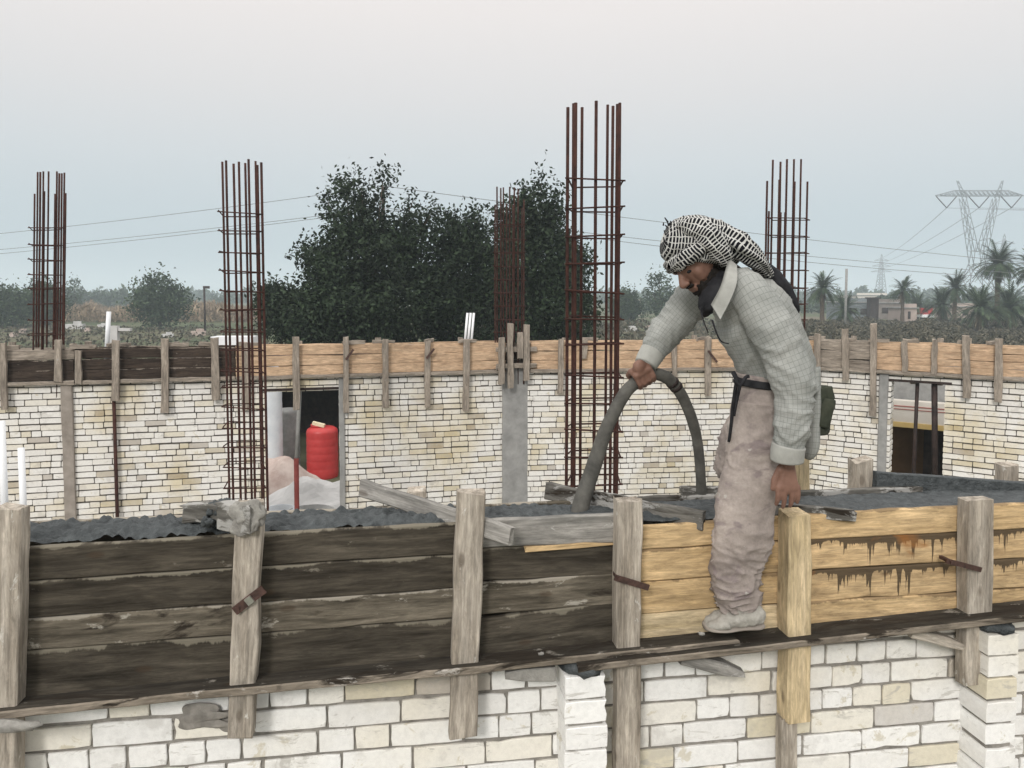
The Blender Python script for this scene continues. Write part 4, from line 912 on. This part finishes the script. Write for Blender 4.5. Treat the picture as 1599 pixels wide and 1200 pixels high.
def tree(x, y, lobes, label, nleaf, size, mat, group=None, shoots=40, seed=0, name='tree', trunk=True, rootz=0, shoot_len=1.2):
    """lobes: (dx, dy, z, rx, rz)"""
    rs = np.random.RandomState(seed); t = thing(name, Vector((x, y, rootz)), label, 'tree' if name != 'shrub' else 'shrub', group)
    vol = np.array([l[3]*l[3]*l[4] for l in lobes])**.8; vol /= vol.sum(); Ps = []
    for l, v in zip(lobes, vol):
        n = int(nleaf*v); d = rs.normal(size=(n, 3)); d /= np.linalg.norm(d, axis=1)[:, None]
        rr = rs.uniform(.2, 1, n)**.42
        bump = np.array([1+.45*noise.noise(Vector(q*2.2)+Vector((seed+l[0], 3, 1))) for q in d])
        p = d*(rr*bump)[:, None]*np.array([l[3], l[3], l[4]]) + np.array([x+l[0], y+l[1], l[2]])
        # gather into twig clumps
        nc = max(10, n//28); cidx = rs.randint(0, n, nc) if n > 60 else rs.randint(0, max(1, n), nc); own = rs.randint(0, nc, n); p = np.where((rs.uniform(size=n) < .7)[:, None], p[cidx][own]+rs.normal(size=(n, 3))*size*1.5, p); Ps.append(p)
    for k in range(shoots):
        l = lobes[rs.choice(len(lobes), p=vol)]; d = rs.normal(size=3); d[2] = abs(d[2])+.25; d /= np.linalg.norm(d)
        a = np.array([x+l[0], y+l[1], l[2]])+d*np.array([l[3], l[3], l[4]])*.85; dd = d+rs.normal(size=3)*.3; dd[2] += .5; dd /= np.linalg.norm(dd); ln = rs.uniform(.4, 1)*shoot_len
        m_ = int(16*ln/1.2+8); f = rs.uniform(0, 1, m_)[:, None]; Ps.append(a+dd*f*ln+rs.normal(size=(m_, 3))*size*.75*(1.2-f))
    P = np.concatenate(Ps); P = P[P[:, 2] > .1]
    leaves('crown', P, size, mat, t, loc=(x, y, rootz))
    mb = MB()
    top = Vector((lobes[0][0]*.3, lobes[0][1]*.3, lobes[0][2]*.6)); r = max(.09, lobes[0][4]*.06)
    tube(mb, [Vector((0, 0, 0)), top*.5+Vector((.1, 0, 0)), top], r, 8, 6, r1=r*.6)
    for l in lobes:
        e_ = Vector((l[0], l[1], l[2]+l[4]*.2)); tube(mb, [top*.7, top.lerp(e_, .5)+Vector((0, 0, -.1)), e_], r*.5, 6, 6, r1=r*.15)
    mb.build('trunk', M_bark, None, Matrix.Identity(4)).parent = t
    return t
# the big dark trees: px scale at y=25 is 46 px/m
def lob(px, py, y, rx, ry, tx):           # pixel lobe -> offset lobe
    p = aty(px, py, y); k = y/F; return (p.x-tx, 0, p.z, rx*k, ry*k)
tx = aty(570, 500, 24).x
tree(tx, 24, [lob(575, 410, 24, 85, 62, tx), lob(555, 345, 24, 44, 38, tx), lob(640, 375, 24.5, 40, 36, tx), lob(510, 425, 24, 36, 44, tx), lob(600, 480, 24, 115, 70, tx), lob(520, 500, 24, 80, 60, tx), lob(598, 290, 24, 13, 32, tx), lob(538, 292, 24, 17, 20, tx), lob(565, 300, 24, 12, 22, tx), lob(645, 318, 24, 10, 24, tx), lob(672, 340, 24, 14, 22, tx), lob(512, 320, 24, 8, 30, tx), lob(475, 400, 24, 14, 26, tx)],
     'tallest dark leafy tree left of centre behind the orange formwork', 46000, .15, M_leaf, 'dark trees behind the far wall', 170, 3, shoot_len=.75)
tx = aty(735, 500, 25.5).x
tree(tx, 25.5, [lob(725, 435, 25.5, 72, 66, tx), lob(720, 375, 25.5, 46, 32, tx), lob(742, 345, 25.5, 12, 24, tx), lob(703, 345, 25.5, 14, 18, tx), lob(735, 500, 25.5, 80, 60, tx)], 'middle dark tree with sparse top between two taller ones', 26000, .15, M_leaf, 'dark trees behind the far wall', 110, 5, shoot_len=.75)
tx = aty(845, 500, 24.5).x
tree(tx, 24.5, [lob(832, 415, 24.5, 76, 66, tx), lob(835, 345, 24.5, 46, 38, tx), lob(800, 350, 24.5, 30, 28, tx), lob(845, 292, 24.5, 11, 24, tx), lob(822, 310, 24.5, 12, 22, tx), lob(868, 320, 24.5, 12, 22, tx), lob(845, 480, 24.5, 68, 70, tx), lob(895, 430, 24.5, 26, 48, tx), lob(905, 500, 24.5, 30, 45, tx)], 'right-hand dark tree directly behind the tallest rebar cage', 30000, .15, M_leaf, 'dark trees behind the far wall', 120, 8, shoot_len=.75)
tx = aty(445, 510, 26).x
tree(tx, 26, [lob(445, 490, 26, 42, 40, tx), lob(428, 465, 26, 22, 22, tx), lob(480, 500, 26, 40, 35, tx)], 'low dark bushy tree right of the second rebar cage', 11000, .15, M_leaf, 'dark trees behind the far wall', 18, 11, shoot_len=.8)
# left mid-distance tree and left-edge trees
def far_tree(px, pyt, pyb, w, label, seed, mat=M_leaf2, n=5200, size=.46, group='field trees', name='tree'):
    y = F*H/(pyb-462); x = aty(px, pyb, y).x; s = F/y; h = (pyb-pyt)/s; rw_ = w/2/s
    tree(x, y, [(0, 0, h*.55, rw_*.8, h*.36), (-rw_*.45, 0, h*.45, rw_*.55, h*.3), (rw_*.45, 0, h*.42, rw_*.58, h*.32), (-.05*rw_, 0, h*.82, rw_*.3, h*.16), (0, 0, h*.25, rw_*.6, h*.25)], label, n, size, mat, group, 16, seed, name, shoot_len=h*.12)
far_tree(250, 425, 514, 95, 'lone round field tree between the two left rebar cages', 21)
far_tree(20, 445, 512, 85, 'dark field tree at the left picture edge', 22)
far_tree(70, 440, 508, 70, 'field tree just behind the leftmost rebar cage', 23)
far_tree(118, 430, 492, 26, 'small slim field tree right of the leftmost rebar cage', 24, n=700)
far_tree(978, 452, 505, 45, 'bushy tree right of the tallest rebar cage', 25)
far_tree(1030, 418, 505, 50, 'sparse tree just left of the worker face', 26, n=1500)
far_tree(345, 455, 480, 40, 'small bush by the thin field lamp pole', 27, n=900)
# palms
def frond(V, Fc, base, az, el, ln, droop, wl, rs, npair=14):
    p = np.array(base, float); d = np.array([math.cos(az)*math.cos(el), math.sin(az)*math.cos(el), math.sin(el)]); pts = []
    for i in range(npair+1):
        pts.append(p.copy()); p = p+d*ln/npair; d = d+np.array([0, 0, -droop/npair]); d /= np.linalg.norm(d)
    side = np.array([-math.sin(az), math.cos(az), 0])
    for i in range(1, npair+1):
        f = i/npair; w = wl*math.sin(math.pi*min(1, f*.85+.12))**.7; t = pts[i]-pts[i-1]; t = t/np.linalg.norm(t)
        for s in (-1, 1):
            b = len(V); tip = pts[i]+side*s*w*.75+t*w*.65+np.array([0, 0, -w*.25*rs.uniform(0, 1)]); 
            V += [pts[i-1], pts[i-1]+t*ln/npair*.55, tip]; Fc.append((b, b+1, b+2))
        b = len(V); V += [pts[i-1]-side*.08, pts[i-1]+side*.08, pts[i]+side*.03, pts[i]-side*.03]; Fc.append((b, b+1, b+2, b+3))
def palm_mesh(seed, h, fl_, nf=80):
    rs = np.random.RandomState(seed); V = []; Fc = []
    for k in range(nf):
        el = R(rs.uniform(-25, 80)); frond(V, Fc, (0, 0, h), rs.uniform(0, 6.283), el, fl_*rs.uniform(.8, 1.1), rs.uniform(.9, 1.7), fl_*.24, rs)
    crown = bpy.data.meshes.new('crown'); crown.from_pydata([tuple(v) for v in V], [], Fc); crown.materials.append(M_palm)
    V = []; Fc = []
    for k in range(22): frond(V, Fc, (0, 0, h-.2), rs.uniform(0, 6.283), R(rs.uniform(-70, -30)), fl_*rs.uniform(.4, .75), .8, fl_*.10, rs, 9)
    sk = bpy.data.meshes.new('dead_fronds'); sk.from_pydata([tuple(v) for v in V], [], Fc); sk.materials.append(M_palmd)
    mb = MB(); loft(mb, [(0, 0, 0, .33, .33), (.05, 0, h*.5, .26, .26), (0, 0, h, .3, .3)], 10, 14, disp=lambda p, s, th: .04*noise.noise(p*4), uv=False)
    tk = mb.build('trunk', M_bark); tm = tk.data; bpy.data.objects.remove(tk); return crown, sk, tm
PM = [palm_mesh(1, 5.2, 2.7), palm_mesh(2, 7.4, 3.1, 110), palm_mesh(3, 2.6, 3.3)]
def palm(px, y, k, s, label):
    x = aty(px, 500, y).x; t = thing('palm_tree', Vector((x, y, 0)), label, 'palm tree', 'date palms on the right'); t.scale = (s, s, s); t.rotation_euler.z = px
    for nme, me in zip(('crown', 'dead_fronds', 'trunk'), PM[k]):
        o = link(bpy.data.objects.new(nme, me)); o.parent = t
palm(1284, 88, 0, .95, 'date palm between the worker back cage and the thin utility pole')
palm(1318, 97, 2, .85, 'low bushy palm close right of the first date palm')
palm(1409, 112, 0, .95, 'small palm standing above the low houses')
palm(1432, 128, 2, .9, 'stubby palm behind the pink house')
palm(1490, 98, 0, 1.0, 'palm below the big pylon left leg')
palm(1470, 104, 2, 1.0, 'low palm left of the palm under the pylon')
palm(1556, 92, 1, 1.08, 'tallest date palm near the right picture edge')
palm(1530, 84, 2, 1.0, 'low spreading palm in front of the tallest palm')
palm(1575, 86, 2, 1.05, 'low dense palm at the foot of the tallest palm, right side')
palm(1612, 90, 1, 1.0, 'palm cut by the right picture edge')
# far woods, reeds, scrub as masses
def mass(name, x0, x1, y0, y1, n, zmax, size, mat, label, cat, seed, ht=None, clump=None):
    rs = np.random.RandomState(seed); px = rs.uniform(x0, x1, n); y = rs.uniform(y0, y1, n); x = (px-799.5)/F*y
    hh = np.array([zmax*(.55+.75*noise.noise(Vector((a*clump, b*.02, seed)))+.25*noise.noise(Vector((a*clump*3.7, 0, seed)))) for a, b in zip(px, y)]) if clump else np.full(n, zmax)
    z = rs.uniform(0, 1, n)**.75*np.maximum(hh, zmax*.15)
    o = leaves(name, np.stack([x, y, z], 1), size, mat, up=2.0 if cat == 'reeds' else 0, aspect=.5 if cat != 'reeds' else .16); tag(o, label, cat, kind='stuff'); return o
mass('far_woods', -200, 1800, 380, 470, 26000, 10, 3.0, M_leaf2, 'hazy bluish line of distant trees along the horizon', 'woods', 31, clump=.045)
mass('near_woods', 950, 1800, 170, 230, 12000, 5.5, 1.3, M_leaf2, 'grey-green belt of trees behind the palms on the right', 'woods', 32, clump=.03)
mass('left_woods', 100, 300, 230, 260, 3500, 7.0, 1.6, M_leaf2, 'bluish dark tree belt left of the round field tree', 'woods', 33, clump=.03)
mass('reed_bed', 60, 420, 115, 170, 15000, 3.6, 1.5, M_reed, 'brown dry reed bed across the left fields', 'reeds', 34, clump=.02)
mass('scrub', 1240, 1800, 50, 110, 42000, 1.6, .36, M_scrub, 'dark dry scrub below the palms', 'scrub', 35, clump=.03)
mass('scrub', -150, 420, 55, 100, 4000, .55, .4, M_scrub, 'low patchy weeds on the left field', 'scrub', 36, clump=.03)
mass('scrub', 900, 1250, 60, 110, 5000, 1.3, .5, M_scrub, 'low scrub behind the worker', 'scrub', 37, clump=.03)
# ------------------------------------------------------------------ houses and debris far off
def house(px0, px1, pyt, y, d, mat, label, wins=(), parapet=True, name='house'):
    a = aty(px0, 480, y); b = aty(px1, 480, y); zt = aty(px0, pyt, y).z; w = b.x-a.x; cx = (a.x+b.x)/2
    t = thing(name, Vector((cx, y+d/2, 0)), label, 'house', 'low houses on the right'); mb = MB(); mb.box(Matrix.Translation((cx, y+d/2, zt/2)), w, d, zt); mb.build('wall', mat, t)
    mb = MB(); mb.box(Matrix.Translation((cx, y+d/2, zt+.08)), w+.5, d+.5, .16); mb.build('roof', M_concrete, t)
    if parapet: mb = MB(); mb.box(Matrix.Translation((cx, y+.2, zt+.45)), w, .2, .6); mb.build('parapet', mat, t)
    for (fx, fz, ww, hh) in wins: mb = MB(); mb.box(Matrix.Translation((a.x+w*fx, y-.03, zt*fz)), ww, .1, hh); mb.build('window', M_prop, t)
M_hgrey = simple('blue_grey_render', (.13, .15, .16), (.20, .22, .23), 1); M_hpink = simple('pinkish_render', (.36, .29, .26), (.46, .38, .34), 1); M_hbr = simple('dull_brown_render', (.17, .145, .13), (.25, .22, .2), 1)
house(1322, 1357, 473, 125, 8, M_hgrey, 'low blue-grey house right of the thin pole', ((.3, .55, 1.2, 1), (.75, .5, 1, 1)))
house(1370, 1412, 474, 132, 8, M_hbr, 'brown house behind the small palm', ((.3, .55, 1.2, 1),))
house(1412, 1432, 482, 118, 5, M_hpink, 'small pinkish house with narrow window', ((.4, .5, .4, 1.2),))
house(1338, 1385, 462, 210, 12, M_cream, 'distant cream house above the blue-grey one', ((.2, .7, 1.4, 1.2), (.6, .7, 1.4, 1.2)))
house(1485, 1530, 480, 140, 8, M_hpink, 'reddish low house behind the right palms', ((.5, .5, 1, 1),))
house(985, 1000, 474, 150, 8, M_cream, 'pale small house left of the worker face')
mb = MB(); a = aty(1363, 467, 122); mb.box(Matrix.Translation((a.x, 122, a.z/2)), 1.35, 1.35, a.z); mb.box(Matrix.Translation((a.x, 122, a.z+.12)), 1.8, 1.8, .25)
tag(mb.build('tank_tower', M_prop), 'narrow dark tower between the low houses', 'tower')
tk = aty(1438, 488, 128); t = thing('parked_truck', Vector((tk.x, 128, 0)), 'small red and white truck beside the pink house', 'truck')
mb = MB(); mb.box(Matrix.Translation((tk.x, 128, 1.55)), 1.9, 3.8, 1.1); mb.build('cargo_box', M_red, t); mb = MB(); mb.box(Matrix.Translation((tk.x, 127.2, .75)), 2.0, 3, .5); mb.build('chassis', M_pvc, t)
for s in (-.8, .8):
    mb = MB(); tube(mb, [Vector((tk.x+s-.12, 126.2, .4)), Vector((tk.x+s+.12, 126.2, .4))], .4, 14); mb.build('wheel', M_prop, t)
random.seed(21); dt = 0
for (px, py, w) in ((35, 515, 1.2), (118, 508, 2.2), (135, 512, 1.0), (160, 505, 1.2), (20, 520, 1.0), (262, 521, 1.2), (310, 518, 1.6), (985, 512, 1.5), (1012, 508, 1.0)):
    p = atz(px, py+6, 0); mb = MB(); M_ = Matrix.Translation((p.x, p.y, w*.13)) @ Matrix.Rotation(random.uniform(-.5, .5), 4, 'Z'); mb.box(M_, w*.9, w*.5, w*.3); mb.box(M_ @ Matrix.Translation((w*.1, .02, w*.2)) @ Matrix.Rotation(.3, 4, 'Z'), w*.4, w*.4, w*.2)
    dt += 1; o = mb.build('rubble_pile', M_rubb if dt % 2 else M_tarp)
    tag(o, 'pale rubble block lying in the distant field', 'rubble', 'pale rubble blocks in the fields')
# field lamp pole, utility pole
def pole(px, pyt, y, r, label, arm=None, mat=M_concrete, bracket=False):
    b = aty(px, 500, y); zt = aty(px, pyt, y).z; t = thing('utility_pole', Vector((b.x, y, 0)), label, 'pole'); mb = MB(); tube(mb, [Vector((b.x, y, 0)), Vector((b.x, y, zt))], r, 8); mb.build('shaft', mat, t)
    if arm: mb = MB(); mb.box(Matrix.Translation((b.x, y, zt-.2)), arm, .12, .12); mb.build('crossarm', mat, t)
    if bracket: mb = MB(); mb.box(Matrix.Translation((b.x+.25, y, zt-.15)), .7, .2, .3); mb.build('lamp_head', mat, t)
    return Vector((b.x, y, zt))
pole(320, 447, 85, .12, 'thin lamp pole in the left field', None, M_prop, True)
pole(1320, 420, 80, .14, 'thin utility pole between first palm and low houses', None, M_concrete)
pA = pole(600, 292, 40, .09, 'thin utility pole hidden behind the tallest dark tree', None, M_prop)
# wires
def wire(name, pts, r, label, group, mat=M_cable, sag=0):
    mb = MB(); a, b = Vector(pts[0]), Vector(pts[-1]); n = 24; P_ = []
    for i in range(n+1):
        f = i/n; p = a.lerp(b, f); p.z -= sag*4*f*(1-f); P_.append(p)
    tube(mb, P_, r, 5, n); tag(mb.build(name, mat), label, 'power line', group)
for k, (yl, ym, yr0, yr1, lb) in enumerate(((362, 291, 369, 424, 'highest'), (386, 325, 395, 436, 'middle'), (393, 328, 400, 442, 'lowest'))):
    c = aty(600, ym, 40); e1 = aty(-60, yl+5, 52); wire('power_line', [e1+(e1-c)*.3, c], .016, lb+' of the three wires running left from the dark trees', 'wires left of the dark trees', sag=.25)
    d = aty(1750, yr1, 62); wire('power_line', [c, d], .018, lb+' of the three wires passing behind the worker to the right', 'wires right of the dark trees', sag=.3+.2*k)
# ------------------------------------------------------------------ pylons
def bars(mb, segs, r):
    for a, b in segs: tube(mb, [Vector(a), Vector(b)], r, 4, 1)
def lattice(segs, A_, B_, n):
    """two poles A->B with zigzag between: A_=(a0,a1) B_=(b0,b1)"""
    a0, a1 = map(Vector, A_); b0, b1 = map(Vector, B_); segs += [(a0, a1), (b0, b1)]
    for i in range(n):
        f, g = i/n, (i+1)/n; segs.append((a0.lerp(a1, f), b0.lerp(b1, g))); segs.append((b0.lerp(b1, f), a0.lerp(a1, g)))
def pylon(px, y, hgt, label, r):
    x = aty(px, 462, y).x; t = thing('electricity_pylon', Vector((x, y, 0)), label, 'pylon', 'electricity pylons'); k = hgt/43
    def V(a, b, c): return Vector((x+a*k, y+b*k, c*k))
    s = []
    for q in (-1, 1):
        lattice(s, (V(-6, q*4, 0), V(-2, q*1.5, 15)), (V(6, q*4, 0), V(2, q*1.5, 15)), 2)
        lattice(s, (V(q*6, -4, 0), V(q*2, -1.5, 15)), (V(q*6, 4, 0), V(q*2, 1.5, 15)), 3)
    mb = MB(); bars(mb, s, r); mb.build('legs', M_pylon, t); s = []
    for q in (-1, 1):
        for w in (-1, 1):
            lattice(s, (V(q*2.0, w*1.2, 15), V(q*6.4, w*.8, 37)), (V(q*.2, w*1.2, 19), V(q*4.9, w*.8, 37)), 5)
        lattice(s, (V(q*6.3, -.8, 37), V(q*8.0, 0, 43)), (V(q*4.6, -.8, 37), V(q*7.4, 0, 43)), 4)
    mb = MB(); bars(mb, s, r*.9); mb.build('fork', M_pylon, t); s = []
    for w in (-1, 1):
        lattice(s, (V(-9, w*.8, 37.8), V(9, w*.8, 37.8)), (V(-9, w*.8, 39.6), V(9, w*.8, 39.6)), 12)
        for q in (-1, 1): lattice(s, (V(q*9, w*.8, 37.8), V(q*15, 0, 37.8)), (V(q*9, w*.8, 39.6), V(q*15, 0, 38)), 4)
    mb = MB(); bars(mb, s, r*.9); mb.build('crossarm', M_pylon, t); att = []
    for cx in (-11, 0, 11):
        mb = MB(); bars(mb, [(V(cx-3.6, 0, 37.6), V(cx, 0, 33.8)), (V(cx+3.2, 0, 37.6), V(cx, 0, 33.8))], r*1.5); mb.build('insulator', M_prop, t); att.append(V(cx, 0, 33.8))
    return att
def small_pylon(px, y, hgt, label, r):
    x = aty(px, 462, y).x; t = thing('electricity_pylon', Vector((x, y, 0)), label, 'pylon', 'electricity pylons'); s = []
    V = lambda a, b, c: Vector((x+a, y+b, c*hgt))
    for q in (-1, 1): lattice(s, (V(-4, q*4, 0), V(-.6, 0, .95)), (V(4, q*4, 0), V(.6, 0, .95)), 9)
    s += [(V(-.6, 0, .95), V(0, 0, 1)), (V(.6, 0, .95), V(0, 0, 1))]
    mb = MB(); bars(mb, s, r); mb.build('mast', M_pylon, t); att = []
    for z, w in ((.62, 9), (.74, 8), (.86, 6)):
        mb = MB(); s = [(V(-w, 0, z), V(w, 0, z)), (V(-w, 0, z), V(0, 0, z+.05)), (V(w, 0, z), V(0, 0, z+.05))]; bars(mb, s, r); mb.build('crossarm', M_pylon, t); att.append(V(-w, 0, z))
    return att
a1 = pylon(1524, 262, 44.5, 'big forked lattice pylon with wide crossarm above the right palms', .13)
a2 = small_pylon(1375, 640, 40, 'faint distant pylon above the low houses', .35)
small_pylon(1565, 420, 39, 'small hazy pylon top behind the tallest palm', .22)
for k in range(3):
    wire('transmission_line', [a1[k], a2[2-k]], .11, ('left', 'middle', 'right')[k]+' transmission wire running from big pylon to the distant pylon', 'transmission wires', M_pylon, 3)
    e_ = a1[k]+Vector((110, -160, -6)); wire('transmission_line', [a1[k], a1[k]+Vector((150, -95, 0))], .075, ('left', 'middle', 'right')[k]+' transmission wire leaving big pylon to the right', 'transmission wires', M_pylon, 5)
# ------------------------------------------------------------------ haze
mb = MB(); mb.box(Matrix.Translation((0, 1950, 29)), 7400, 4700, 60)
hm = bpy.data.materials.new('haze_air'); hm.use_nodes = True; t_ = hm.node_tree; t_.nodes.remove(t_.nodes['Principled BSDF'])
pv = t_.nodes.new('ShaderNodeVolumePrincipled'); pv.inputs['Color'].default_value = (.80, .92, 1.0, 1); pv.inputs['Density'].default_value = .0011
t_.links.new(pv.outputs[0], t_.nodes['Material Output'].inputs['Volume'])
tag(mb.build('haze', hm), kind='stuff')
